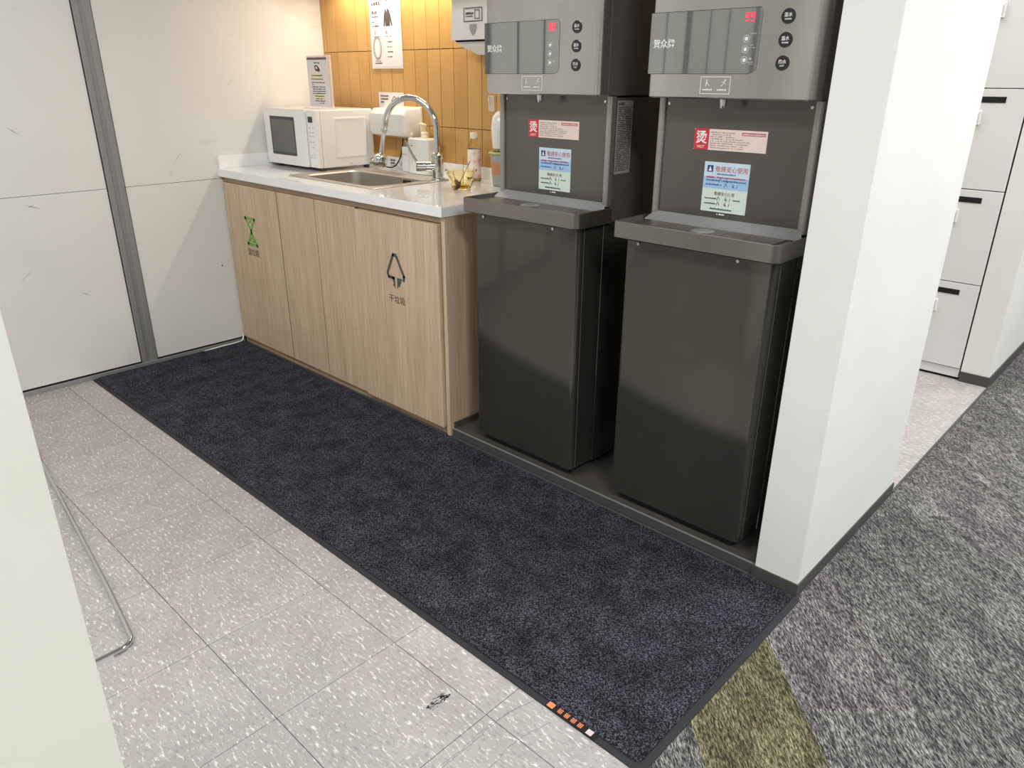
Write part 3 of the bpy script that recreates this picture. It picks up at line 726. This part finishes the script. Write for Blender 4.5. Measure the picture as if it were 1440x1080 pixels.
# ------------------------------------------------------------------ bottles, bowl, cup
def pump_bottle(name, label, cx, cy, w, d, h, group=None):
    t = thing(name, label, 'bottle', (cx, cy, 0.8325), group=group)
    bm = B(); R = lambda m_, z, r: [(p[0], p[1], z) for p in rrect(cx-w/2+m_, cx+w/2-m_, cy-d/2+m_, cy+d/2-m_, r)]
    zb = 0.8327
    loft(bm, [R(0.003, zb, 0.008), R(0, zb+0.003, 0.011), R(0, zb+h-0.004, 0.011), R(0.003, zb+h, 0.008)]); b_ = obj('bottle', bm, M['white'], t, smooth='auto')
    bm = B(); zt = zb+h
    lathe(bm, [(0.0165, 0), (0.0165, 0.022), (0.013, 0.026), (0.007, 0.028), (0.006, 0.045), (0.009, 0.047), (0.010, 0.055), (0.006, 0.058)], (cx+0.01, cy, zt), 18)
    obj('pump', bm, M['cream'], t, smooth='auto')
    bm = B(); tube(bm, [(cx+0.014, cy, zt+0.053), (cx-0.01, cy-0.004, zt+0.056), (cx-0.03, cy-0.008, zt+0.051), (cx-0.037, cy-0.01, zt+0.044)], [0.0085, 0.0075, 0.005, 0.004], 10)
    obj('pump_head', bm, M['cream'], t, smooth='auto')
    return t, b_
t, b_ = pump_bottle('pump_bottle', 'larger white square pump bottle with a few small grey letters behind the faucet', -0.505, 1.645, 0.132, 0.07, 0.146)
bm = B(); microtext(bm, -0.562, -0.522, 0.945, 0.007, 1.6099, 0.9, rnd=rr); obj('lettering', bm, M['print_l'], b_)
t, b_ = pump_bottle('pump_bottle', 'smaller white square pump bottle left of the larger one', -0.607, 1.655, 0.066, 0.055, 0.105)
bm = B(); microtext(bm, -0.632, -0.60, 0.905, 0.006, 1.6274, 1, rnd=rr); obj('lettering', bm, M['print_l'], b_)
# amber bowl
bc = (-0.034, 1.425, 0.8322)
t = thing('glass_bowl', 'small amber glass bowl with spoons on the worktop', 'bowl', bc)
bm = B(); lathe(bm, [(0.030, 0), (0.034, 0.002), (0.037, 0.012), (0.056, 0.064), (0.0595, 0.070), (0.0595, 0.0725), (0.0565, 0.0725), (0.0535, 0.066), (0.035, 0.014), (0.031, 0.008)], bc, 32); obj('bowl', bm, M['amber'], t, smooth='auto')
bm = B(); lathe(bm, [(0.025, 0.0083), (0.030, 0.0088), (0.032, 0.013), (0.025, 0.014)], bc, 28); obj('residue', bm, M['amber_b'], t, smooth='auto')
def rod(name, label, a, b, r, bowl=None):
    t = thing(name, label, 'spoon', (a[0], a[1], a[2]))
    bm = B(); tube(bm, [a, (Vector(a)+Vector(b))/2, b], [r, r*0.8, r], 8); obj('handle', bm, M['spoon'], t, smooth=True)
    if bowl:
        bm = B(); d = (Vector(b)-Vector(a)).normalized(); p = Vector(a)
        tube(bm, [p+d*0.012, p+d*0.006, p-d*0.008, p-d*0.016, p-d*0.02], [0.002, 0.006, 0.0085, 0.006, 0.001], 12); obj('spoon_bowl', bm, M['spoon'], t, smooth=True)
rod('spoon', 'thin dark metal spoon leaning to the right in the amber bowl', (-0.040, 1.418, 0.852), (-0.006, 1.445, 0.935), 0.0016, True)
rod('spoon', 'short spoon resting against the left inner side of the amber bowl', (-0.045, 1.41, 0.862), (-0.082, 1.425, 0.895), 0.0016, True)
rod('stirring_stick', 'thin upright stirring stick in the middle of the amber bowl', (-0.041, 1.44, 0.850), (-0.045, 1.448, 0.945), 0.0010)
# drink bottle
bc = (-0.178, 1.632, 0.8323)
t = thing('drink_bottle', 'slim plastic drink bottle with a pink and white wrap and cream cap', 'bottle', bc)
bm = B(); lathe(bm, [(0.024, 0), (0.0275, 0.004), (0.0275, 0.02), (0.026, 0.06), (0.0275, 0.12), (0.024, 0.138), (0.014, 0.152), (0.012, 0.166)], bc, 24); obj('bottle', bm, M['pet'], t, smooth='auto')
bm = B(); lathe(bm, [(0.0278, 0.014), (0.0282, 0.016), (0.0268, 0.06), (0.0282, 0.118), (0.0272, 0.124)], bc, 24, False, False); obj('wrap', bm, M['wrap'], t, smooth='auto')
bm = B(); lathe(bm, [(0.023, 0.002), (0.0255, 0.005), (0.0255, 0.0135), (0.01, 0.0137)], bc, 20); obj('drink', bm, M['drink'], t, smooth='auto')
bm = B(); lathe(bm, [(0.0155, 0.164), (0.0165, 0.166), (0.0165, 0.184), (0.015, 0.187)], bc, 24); obj('cap', bm, M['cream'], t, smooth='auto')
# grey cup
bc = (-0.005, 1.615, 0.8323)
t = thing('travel_cup', 'grey cup with tan band and lime green rim half hidden by the water dispenser', 'cup', bc)
bm = B(); lathe(bm, [(0.035, 0), (0.038, 0.003), (0.046, 0.118), (0.046, 0.120)], bc, 26); obj('cup', bm, M['cupgrey'], t, smooth='auto')
bm = B(); lathe(bm, [(0.0412, 0.043), (0.0414, 0.043), (0.0448, 0.090), (0.0446, 0.0905)], bc, 26, False, False); obj('band', bm, M['cupband'], t, smooth='auto')
bm = B(); lathe(bm, [(0.047, 0.118), (0.053, 0.120), (0.053, 0.124), (0.047, 0.126), (0.03, 0.126)], bc, 26); obj('rim', bm, M['cupgreen'], t, smooth='auto')
bm = B(); lathe(bm, [(0.036, 0.126), (0.038, 0.128), (0.036, 0.131), (0.01, 0.131)], bc, 26); obj('lid', bm, M['base'], t, smooth='auto')

# ------------------------------------------------------------------ platform and the two water dispensers
t = thing('platform', 'low dark platform under the two water dispensers', 'platform', (0.808, 1.42, 0))
obj('slab', BX(0.2125, 1.4025, 1.132, 1.716, 0.0, 0.0295), M['plinth'], t)
obj('front_edge', BX(0.2125, 1.3985, 1.1275, 1.1318, 0.0, 0.0285), M['base'], t)
obj('edge_strip', BX(0.2125, 1.3985, 1.1272, 1.1335, 0.0286, 0.0302), M['alu'], t)

HW = 0.215
def dispenser(cx, label, digits, right):
    t = thing('water_dispenser', label, 'water dispenser', (cx, 1.40, 0.030), group='floor-standing water dispensers')
    X = lambda a: cx+a
    # lower cabinet
    bm = B(); prism(bm, rrect(X(-HW+0.003), X(HW-0.003), 1.142, 1.252, (0.012, 0.016, 0, 0)), 'z', 0.058, 0.829); lc = obj('lower_front', bm, M['door_dark'], t, smooth='auto')
    obj('edge_line', BX(X(HW-0.003), X(HW-0.0022), 1.165, 1.1662, 0.060, 0.828), M['col'], lc)
    bm = B(); box(bm, X(-HW), X(HW), 1.2525, 1.66, 0.052, 0.829, bev=0.002); obj('lower_body', bm, M['door_dark'], t)
    obj('rear_body', BX(X(-HW+0.0005), X(HW-0.0005), 1.274, 1.66, 0.8295, 1.170, bev=0.002), M['side'], t)
    for sx in (-0.16, 0.16):
        for y_ in (1.19, 1.62):
            bm = B(); lathe(bm, [(0.018, 0), (0.018, 0.008), (0.010, 0.010), (0.010, 0.024)], (X(sx), y_, 0.0303), 14); obj('foot', bm, M['black'], t)
    obj('kick_panel', BX(X(-0.19), X(0.19), 1.162, 1.175, 0.033, 0.0575), M['gap'], t)
    for sx in (-0.170, 0.1155):
        bm = B(); ydisc(bm, X(sx), 0.8165, 0.0042, 1.1385, 1.1425, 12); obj('screw', bm, M['chrome'], t)
    # drip tray
    bm = B(); TWd = 0.229
    rg = lambda m_, z, r: [(p[0], p[1], z) for p in rrect(X(-TWd+m_), X(TWd-m_), 1.106+m_, 1.266, (max(r[0]-m_, .002), max(r[1]-m_, .002), 0, 0))]
    rad = (0.008, 0.022)
    loft(bm, [rg(0.003, 0.830, rad), rg(0, 0.833, rad), rg(0, 0.873, rad), rg(0.0012, 0.8745, rad), rg(0.004, 0.8745, rad), rg(0.007, 0.862, rad)])
    tr = obj('drip_tray', bm, M['tray'], t, smooth='auto')
    bm = B(); loft(bm, [[(X(-0.222), 1.236, 0.864), (X(-0.206), 1.2655, 0.886), (X(-0.206), 1.2665, 0.864)], [(X(0.222), 1.236, 0.864), (X(0.206), 1.2655, 0.886), (X(0.206), 1.2665, 0.864)]])
    obj('splash_slope', bm, M['alu'], tr)
    gr = obj('grille', BX(X(-0.19), X(0.19), 1.130, 1.228, 0.862, 0.8665, bev=0.0015), M['tray'], tr)
    bm = B()
    for k in range(7):
        yk = 1.140+k*0.013
        for a, b in ((-0.18, -0.045), (0.045, 0.18)): box(bm, X(a), X(b), yk, yk+0.004, 0.8664, 0.8669)
    obj('grille_slots', bm, M['side'], tr)
    bm = B(); lathe(bm, [(0.03, 0), (0.028, 0.0012), (0.01, 0.0006)], (X(-0.008), 1.18, 0.8666), 22); obj('target_disc', bm, M['alu'], tr, smooth='auto')
    # recess
    rp = obj('back_splash', BX(X(-0.196), X(0.196), 1.2665, 1.2735, 0.876, 1.1745), M['recess'], t)
    for s in (-1, 1):
        bm = B(); a, b = sorted((X(s*0.1965), X(s*0.2155))); prism(bm, rrect(a, b, 1.258, 1.284, 0.006), 'z', 0.876, 1.1735); obj('edge_profile', bm, M['col'], t, smooth='auto')
        bm = B(); ydisc(bm, X(s*0.188), 1.160, 0.0036, 1.2645, 1.2668, 12); obj('screw', bm, M['chrome'], t)
    bm = B(); ydisc(bm, X(-0.008), 1.0, 0.001, 1.2660, 1.2666, 6)
    bm.free()
    # upper housing
    bm = B(); rr_ = lambda m_, z: [(p[0], p[1], z) for p in rrect(X(-HW+m_), X(HW-m_), 1.196+m_, 1.66-m_, (0.016, 0.016, 0.004, 0.004))]
    loft(bm, [rr_(0.003, 1.175), rr_(0, 1.178), rr_(0, 1.62), rr_(0.004, 1.625)]); sh = obj('upper_housing', bm, M['shell'], t, smooth='auto')
    obj('side_cover', BX(X(HW-0.0005), X(HW+0.0012), 1.24, 1.655, 1.1755, 1.62), M['side'], t)
    ysf = 1.1957
    bm = B(); prism(bm, rrect(X(-0.2135), X(0.0755), 1.2305, 1.3655, (0.001, 0.018, 0.006, 0.001)), 'y', 1.1948, 1.197); sc_ = obj('screen_panel', bm, M['screen'], t)
    bm = B(); ribbon(bm, [(X(-0.2135), 1.2300), (X(0.058), 1.2300)], 0.0010, 1.1953, False); ribbon(bm, [(X(-0.2135), 1.366), (X(0.07), 1.366)], 0.0010, 1.1953, False); obj('screen_seam', bm, M['gap'], sh)
    ys = 1.1947
    text('贺众牌', (X(-0.203), ys, 1.288), 0.020, M['print_w'], sc_, bold=0.015, width=0.06)
    # seven segment digits
    SEG = {'9': 'abcdfg', '8': 'abcdefg'}
    bm = B()
    for k, ch in enumerate(digits):
        x0 = X(0.036+k*0.0135); w, h, s = 0.0088, 0.0175, 0.0021; z0 = 1.3385
        sg = {'a': (0, w, h-s, h), 'g': (0, w, h/2-s/2, h/2+s/2), 'd': (0, w, 0, s), 'f': (0, s, h/2, h), 'b': (w-s, w, h/2, h), 'e': (0, s, 0, h/2), 'c': (w-s, w, 0, h/2)}
        for c_ in SEG[ch]:
            a = sg[c_]; box(bm, x0+a[0], x0+a[1], ys-0.0005, ys, z0+a[2], z0+a[3])
    obj('temperature_digits', bm, M['led'], sc_)
    for z in (1.303, 1.281, 1.259):
        bm = B(); pts = [(X(0.0435)+0.0074*math.cos(2*PI*k/18), z+0.0074*math.sin(2*PI*k/18)) for k in range(18)]
        ribbon(bm, pts, 0.0016, ys-0.0007); ydisc(bm, X(0.0435), z, 0.0042, ys-0.0005, ys, 10); obj('touch_icon', bm, M['print_w'], sc_)
    bm = B(); rr = random.Random(11)
    microtext(bm, X(0.052), X(0.066), 1.312, 0.003, ys, rnd=rr); microtext(bm, X(0.053), X(0.067), 1.289, 0.002, ys, rnd=rr); microtext(bm, X(0.053), X(0.067), 1.2835, 0.002, ys, rnd=rr)
    box(bm, X(0.055), X(0.061), ys-0.0004, ys, 1.259, 1.264); microtext(bm, X(0.052), X(0.067), 1.253, 0.003, ys, 1, rnd=rr); microtext(bm, X(0.054), X(0.066), 1.2495, 0.0015, ys, rnd=rr)
    obj('lettering', bm, M['print_dim'], sc_)
    for z, s, s2 in ((1.345, '温水', 'WARM'), (1.2985, '温水', 'WARM'), (1.252, '热水', 'HOT')):
        bm = B(); ydisc(bm, X(0.1355), z, 0.0155, 1.1935, 1.1965, 28); bt = obj('button', bm, M['btn'], t, smooth='auto')
        text(s, (X(0.1355), 1.1933, z-0.0015), 0.0088, M['print_w'], bt, align='CENTER', bold=0.01)
        text(s2, (X(0.1355), 1.1933, z-0.0075), 0.0036, M['print_w'], bt, align='CENTER', bold=0.02)
    # notice box with two pictograms, engraved on the housing
    yn = 1.1957
    bm = B(); ribbon(bm, [(X(-0.0625), 1.1865), (X(0.0145), 1.1865), (X(0.0145), 1.2235), (X(-0.0625), 1.2235)], 0.0013, yn-0.0004)
    microtext(bm, X(-0.056), X(-0.030), 1.1935, 0.0042, yn+0.0001, 1, rnd=rr); microtext(bm, X(-0.018), X(0.008), 1.1935, 0.0042, yn+0.0001, 1, rnd=rr)
    ribbon(bm, [(X(-0.048), 1.203), (X(-0.0465), 1.217)], 0.0022, yn-0.0004, False); ribbon(bm, [(X(-0.045), 1.211), (X(-0.039), 1.203)], 0.0013, yn-0.0004, False)
    ribbon(bm, [(X(-0.008), 1.203), (X(-0.002), 1.208), (X(0.000), 1.215)], 0.0016, yn-0.0004, False); ydisc(bm, X(0.002), 1.2165, 0.002, yn-0.0004, yn+0.0002, 8); ribbon(bm, [(X(-0.006), 1.212), (X(0.003), 1.209)], 0.0013, yn-0.0004, False)
    obj('notice_print', bm, M['print_w'], sh)
    bm = B(); lathe(bm, [(0.0065, 0), (0.009, 0.0195), (0.0085, 0.021)], (X(-0.0075), 1.2135, 1.1545), 18); obj('nozzle', bm, M['chrome'], t, smooth='auto')
    # side label
    if True:
        xs = X(HW+0.0003)
        lb = obj('side_label', BX(xs, xs+0.0006, 1.286, 1.36, 0.965, 1.162), mat_label, t)
        bm = B(); rr = random.Random(4); xf = xs+0.00065
        microtext(bm, 1.290, 1.318, 1.150, 0.009, xf, 1, 'x', rr)
        z = 1.143
        while z > 0.97:
            microtext(bm, 1.290, 1.356, z, 0.0034, xf, 0.9, 'x', rr); z -= 0.0050
        obj('lettering', bm, M['side'], lb)
    bm = B()
    for k in range(9 if cx > 1 else 0): box(bm, X(HW)-0.0002, X(HW)+0.0008, 1.285, 1.36, 0.225+k*0.013, 0.231+k*0.013)
    if cx > 1: obj('vent_slots', bm, M['gap'], t)
    else: bm.free()
    # stickers
    dx = right
    st = obj('warning_sticker', BX(X(dx[0]-0.0985), X(dx[0]+0.0985), 1.2658, 1.2664, 1.053, 1.103), M['pink'], t, label='red and pale warning sticker')
    y0 = 1.2657
    bm = B(); prism(bm, rrect(X(dx[0]-0.0985), X(dx[0]-0.057), 1.053, 1.103, (0.004, 0, 0, 0.004)), 'y', y0-0.0003, y0+0.0001); obj('red_field', bm, M['red'], st)
    text('烫', (X(dx[0]-0.0775), y0-0.0004, 1.0675), 0.031, M['print_w'], st, align='CENTER', bold=0.02)
    text('HOT', (X(dx[0]-0.0775), y0-0.0004, 1.0565), 0.007, M['print_w'], st, align='CENTER', bold=0.01)
    bm = B(); rr = random.Random(6)
    for k in range(8): microtext(bm, X(dx[0]-0.053), X(dx[0]-0.053+(0.07 if k < 3 else 0.112)*rr.uniform(.75, 1)), 1.0945-k*0.0052, 0.0028, y0, 0.85, rnd=rr)
    obj('lettering', bm, M['print_l'], st)
    obj('red_bar', BX(X(dx[0]+0.032), X(dx[0]+0.093), y0-0.0003, y0, 1.091, 1.098), M['crimson'], st)
    bm = B(); microtext(bm, X(dx[0]+0.035), X(dx[0]+0.091), 1.0925, 0.004, y0-0.0003, 1, rnd=rr); obj('lettering', bm, M['pink'], st)
    gx = dx[1]
    sg = obj('service_sticker', BX(X(gx-0.0625), X(gx+0.0625), 1.2655, 1.2664, 0.902, 1.025), M['mint'], t, label='blue and mint service sticker')
    y0 = 1.2654
    obj('blue_field', BX(X(gx-0.0625), X(gx+0.0625), y0-0.0002, y0, 0.960, 0.989), M['blue'], sg)
    obj('pale_field', BX(X(gx-0.0625), X(gx+0.0625), y0-0.0001, y0, 0.989, 1.025), mat_paleblue, sg)
    obj('emblem', BX(X(gx-0.054), X(gx-0.0375), y0-0.0003, y0, 1.000, 1.0165), M['navy'], sg)
    bm = B(); prism(bm, [(X(gx-0.0505), 1.0025), (X(gx-0.041), 1.0025), (X(gx-0.0457), 1.0145)], 'y', y0-0.0006, y0-0.0003); obj('emblem_arrow', bm, M['print_w'], sg)
    text('敬請安心使用', (X(gx-0.031), y0-0.0003, 1.0015), 0.0145, M['crimson'], sg, bold=0.005, width=0.088)
    bm = B(); microtext(bm, X(gx-0.026), X(gx+0.026), 0.9945, 0.0042, y0, 1, rnd=rr)
    for z in (0.9785, 0.968): microtext(bm, X(gx-0.054), X(gx+(0.056 if z > .97 else -0.008)), z, 0.0042, y0-0.0003, 0.95, rnd=rr)
    obj('lettering', bm, M['print_navy_l'], sg)
    bm = B(); microtext(bm, X(gx-0.054), X(gx-0.030), 0.9855, 0.005, y0-0.0003, 1, rnd=rr); microtext(bm, X(gx-0.026), X(gx+0.056), 0.9865, 0.0035, y0-0.0003, 1, rnd=rr); obj('lettering', bm, M['crimson'], sg)
    text('敬請安心使用', (X(gx), y0-0.0003, 0.9435), 0.0095, M['maroon'], sg, align='CENTER', width=0.056, bold=0.01)
    bm = B()
    microtext(bm, X(gx-0.054), X(gx-0.020), 0.9335, 0.0035, y0, 1, rnd=rr); microtext(bm, X(gx+0.026), X(gx+0.047), 0.9335, 0.0035, y0, 1, rnd=rr)
    microtext(bm, X(gx-0.054), X(gx-0.020), 0.9205, 0.0035, y0, 1, rnd=rr); microtext(bm, X(gx-0.036), X(gx+0.026), 0.9075, 0.0045, y0, 1, rnd=rr)
    def hw(a, b, z):
        ribbon(bm, [(X(gx+a), z), (X(gx+a+0.003), z+0.009)], 0.0013, y0-0.0006, False); ribbon(bm, [(X(gx+a+0.005), z+0.008), (X(gx+a+0.008), z+0.001)], 0.0011, y0-0.0006, False); ribbon(bm, [(X(gx+b), z+0.009), (X(gx+b-0.002), z+0.002), (X(gx+b+0.003), z+0.001), (X(gx+b+0.001), z+0.005)], 0.0012, y0-0.0006, False); ribbon(bm, [(X(gx+b+0.010), z), (X(gx+b+0.012), z+0.007)], 0.0011, y0-0.0006, False)
    hw(-0.019, 0.006, 0.9315); hw(-0.019, 0.005, 0.9185); hw(-0.018, 0.004, 0.9765); hw(-0.002, 0.022, 0.9655)
    obj('lettering', bm, M['print'], sg)
    bm = B(); microtext(bm, X(gx-0.016), X(gx+0.006), 0.895, 0.0035, 1.2663, 0.9, rnd=rr); obj('lettering', bm, M['print_w'], rp)
    return t
mat_paleblue = mat('label_pale_blue', (196, 214, 226), 0.45)
mat_label = mat('side_label_grey', (186, 182, 176), 0.4, 0.3)
dispenser(0.543, 'dark grey water dispenser next to the oak cabinets, its display reading 98', '98', (0.0, 0.010))
dt = dispenser(1.125, 'dark grey water dispenser next to the white wall end, its display reading 99', '99', (-0.008, -0.006))
obj('side_handle', BX(1.3415, 1.352, 1.300, 1.60, 1.219, 1.61, bev=0.002), M['col'], dt)

# ------------------------------------------------------------------ floor mat
t = thing('floor_mat', 'long charcoal blue floor mat with a black rubber edge in front of the cabinets', 'mat', (0.12, 0.76, 0))
mX0, mX1, mY0, mY1 = -1.303, 1.536, 0.404, 1.113
bm = B(); bo = 0.016
outer = rrect(mX0, mX1, mY0, mY1, 0.012, 4); inner = rrect(mX0+0.004, mX1-bo, mY0+bo, mY1-0.006, 0.012, 4)
loft(bm, [[(p[0], p[1], 0.0003) for p in outer], [(p[0], p[1], 0.003) for p in outer], [(p[0], p[1], 0.0035) for p in inner], [(p[0], p[1], 0.0004) for p in inner]], False, False)
obj('rubber_border', bm, M['mat_rubber'], t)
bm = B(); rg = lambda m_, z: [(p[0], p[1], z) for p in rrect(mX0+0.004+m_, mX1-bo-m_, mY0+bo+m_, mY1-0.006-m_, 0.012, 4)]
loft(bm, [rg(0, 0.0005), rg(0, 0.0065), rg(0.003, 0.0085)]); obj('pile', bm, M['mat'], t)
# woven tag on the front edge
tg = obj('tag', BX(1.293, 1.425, 0.4045, 0.4225, 0.0036, 0.0046), M['gap'], t, label='black tag with orange print')
bm = B(); box(bm, 1.296, 1.312, 0.4065, 0.4205, 0.0046, 0.0050)
for k in range(4):
    xx = 1.323+k*0.0175
    box(bm, xx, xx+0.011, 0.4175, 0.4195, 0.0046, 0.005); box(bm, xx, xx+0.011, 0.4125, 0.4142, 0.0046, 0.005); box(bm, xx+0.0045, xx+0.0068, 0.4075, 0.4195, 0.0046, 0.005); box(bm, xx+0.001, xx+0.003, 0.408, 0.4165, 0.0046, 0.005); box(bm, xx+0.0085, xx+0.0105, 0.408, 0.4165, 0.0046, 0.005)
obj('orange_print', bm, M['orange'], tg)
obj('pale_patch', BX(1.399, 1.413, 0.4065, 0.4205, 0.0046, 0.005), M['tag_pale'], tg)
# scuffs and a scratch on the tiles
rr = random.Random(8); bm = B()
for k in range(60):
    f = rr.random(); p = Vector((1.122-0.004*f+rr.gauss(0, .006), 0.232+0.05*f+rr.gauss(0, .003))); rad = rr.uniform(0.0008, 0.0024)
    prism(bm, [(p.x+rad*math.cos(q*PI/2+k), p.y+rad*2.0*math.sin(q*PI/2+k)) for q in range(4)], 'z', 0.0001, 0.0003)
obj('smudge', bm, M['stain'], fl)
bm = B(); rr2 = random.Random(3)
for k in range(16):
    f = rr2.random(); p = Vector((1.126+rr2.gauss(0, .002), 0.262+0.026*f)); rad = rr2.uniform(0.0010, 0.0024)
    prism(bm, [(p.x+rad*math.cos(q*PI/2+k), p.y+rad*1.8*math.sin(q*PI/2+k)) for q in range(4)], 'z', 0.0003, 0.0005)
obj('smudge', bm, M['stain_d'], fl)
def hairline(pts, w, name, m, parent, z=0.0002, seed=1):
    q_ = random.Random(seed); P = smooth_path([(p[0], p[1], z) for p in pts], 10); bm = B()
    P = [Vector((p.x+q_.gauss(0, .0012), p.y, z)) for p in P]
    for a, b in zip(P, P[1:]):
        n = Vector((b.y-a.y, a.x-b.x, 0)).normalized()*w/2
        prism(bm, [(a-n)[:2], (b-n)[:2], (b+n)[:2], (a+n)[:2]], 'z', 0.0001, 0.0003)
    return obj(name, bm, m, parent)
hairline([(1.266, 0.398), (1.25, 0.33), (1.251, 0.22), (1.250, 0.14), (1.252, 0.03)], 0.0009, 'scratch', M['stain'], fl, seed=2)['kind'] = 'stuff'
hairline([(1.256, 0.36), (1.244, 0.29), (1.246, 0.2), (1.243, 0.09)], 0.0007, 'scratch', M['stain'], fl, seed=5)['kind'] = 'stuff'
hairline([(1.33, 0.38), (1.31, 0.30), (1.315, 0.22), (1.30, 0.14)], 0.0007, 'scratch', M['stain'], fl, seed=6)['kind'] = 'stuff'
# thin scuffs on the left wall panels
for (y0, z0), (y1, z1), w in (((1.188, 1.161), (1.245, 1.228), .0011), ((0.875, 0.795), (0.908, 0.861), .0009), ((0.908, 0.861), (0.956, 0.923), .0016), ((0.234, 0.462), (0.292, 0.512), .0018),
                              ((0.436, 0.384), (0.474, 0.365), .003), ((0.309, 0.757), (0.368, 0.734), .004), ((0.32, 0.742), (0.345, 0.755), .003), ((0.309, 1.043), (0.353, 1.01), .004), ((1.333, 1.217), (1.364, 1.259), .0011)):
    a = Vector((y0, z0)); b = Vector((y1, z1)); d = (b-a).normalized(); n = Vector((-d.y, d.x))*w/2; mid = (a+b)/2
    bm = B(); prism(bm, [tuple(a), tuple(mid-n), tuple(b), tuple(mid+n)], 'x', XW, XW+0.0003); obj('scuff_mark', bm, M['scuff'], wl)
bm = B(); prism(bm, [(1.06+.004*math.cos(q*PI/4), 0.392+.004*math.sin(q*PI/4)) for q in range(8)], 'x', XW, XW+0.0004); obj('screw_hole', bm, M['stain_d'], wl)

# white cable along the foot of the left wall
bm = B(); tube(bm, smooth_path([(-1.296, 0.90, 0.006), (-1.290, 0.98, 0.012), (-1.287, 1.05, 0.013), (-1.293, 1.096, 0.016), (-1.300, 1.108, 0.04)]), 0.0035, 8)
tag(obj('cable', bm, M['white'], smooth=True), 'short white cable at the foot of the white wall by the cabinet corner', 'cable')

# ------------------------------------------------------------------ lockers in the alcove
for col_i, (lx0, lx1) in enumerate(((1.0, 1.4025), (0.59, 0.9995))):
    t = thing('locker', 'light grey four-door locker beside the far white wall' if col_i == 0 else 'light grey locker column hidden deeper in the alcove', 'locker', ((lx0+lx1)/2, 3.2, 0))
    obj('body', BX(lx0, lx1, 3.048, 3.44, 0.02, 2.0), M['locker'], t)
    if col_i == 0: obj('side_gap_shade_strip', BX(1.4027, 1.4068, 3.034, 3.44, 0.02, 2.0), M['gap'], t)  # dark strip stands in for the shade between locker and wall
    obj('plinth', BX(lx0+0.001, lx1-0.001, 3.036, 3.0478, 0.012, 0.05), M['locker'], t)
    for k in range(5):
        z0 = 0.052+k*0.3828-0.011; z0 = max(z0, 0.052)
        d = obj('door', BX(lx0+0.0015, lx1-0.0015, 3.03, 3.0475, z0+0.0022, 0.0415+(k+1)*0.3828-0.0022, bev=0.001, seg=1), M['locker'], t)
        zt = 0.0415+(k+1)*0.3828
        obj('slot', BX(lx0+0.115, lx1-0.072, 3.0285, 3.0301, zt-0.052, zt-0.030), M['gap'], d)
        cxl = lx1-0.166
        obj('lock_plate', BX(cxl-0.022, cxl+0.022, 3.022, 3.0299, zt-0.136, zt-0.082, bev=0.002), M['white'], d)
        obj('lock_insert', BX(cxl-0.012, cxl+0.014, 3.0205, 3.0222, zt-0.126, zt-0.092), M['print_l'], d)

# ------------------------------------------------------------------ white partition at the left and the chrome stand behind it
pt = thing('partition_panel', 'cream white upright panel standing close at the left edge', 'panel', (0.845, -0.95, 0))
obj('panel', BX(0.826, 0.846, -1.70, -0.2685, 0.012, 1.55, bev=0.0015), M['board'], pt)
for y_ in (-1.5, -0.60):
    obj('foot', BX(0.72, 0.846, y_-0.02, y_+0.02, 0.0005, 0.0118, bev=0.001), M['white'], pt)
t = thing('chrome_stand', 'chrome tube stand base lying on the floor behind the cream panel', 'stand', (-0.1, -0.2, 0))
r = 0.0065
ca, cr = Vector((0.4945, -0.1125)), 0.038
d1 = Vector((0.43+0.58, -0.106-0.008)).normalized(); d2 = Vector((0, -1))
n1 = Vector((d1.y, -d1.x)); cc = Vector((0.489-cr, 0)); cc.y = -0.1125-cr
a0 = math.atan2(-n1.y, -n1.x)
p = [(-0.75, 0.027, 0.008), (-0.58, 0.008, 0.008), (-0.1, -0.046, 0.008), (0.25, -0.0855, 0.008)]
p += [(cc.x+cr*math.cos(a0*(1-k/8)), cc.y+cr*math.sin(a0*(1-k/8)), 0.008) for k in range(9)]
p += [(0.489, -0.25, 0.008), (0.489, -0.40, 0.008), (0.488, -0.62, 0.008)]
bm = B(); tube(bm, p, r, 12); obj('base_tube', bm, M['chrome'], t, smooth=True)
bm = B(); tube(bm, [(0.488, -0.62, 0.008), (0.47, -0.64, 0.03), (0.46, -0.64, 0.9)], r, 12); obj('upright_tube', bm, M['chrome'], t, smooth=True)
obj('foot_pad', BX(0.476, 0.500, -0.225, -0.165, 0.0004, 0.0065, bev=0.001), M['clear'], t)
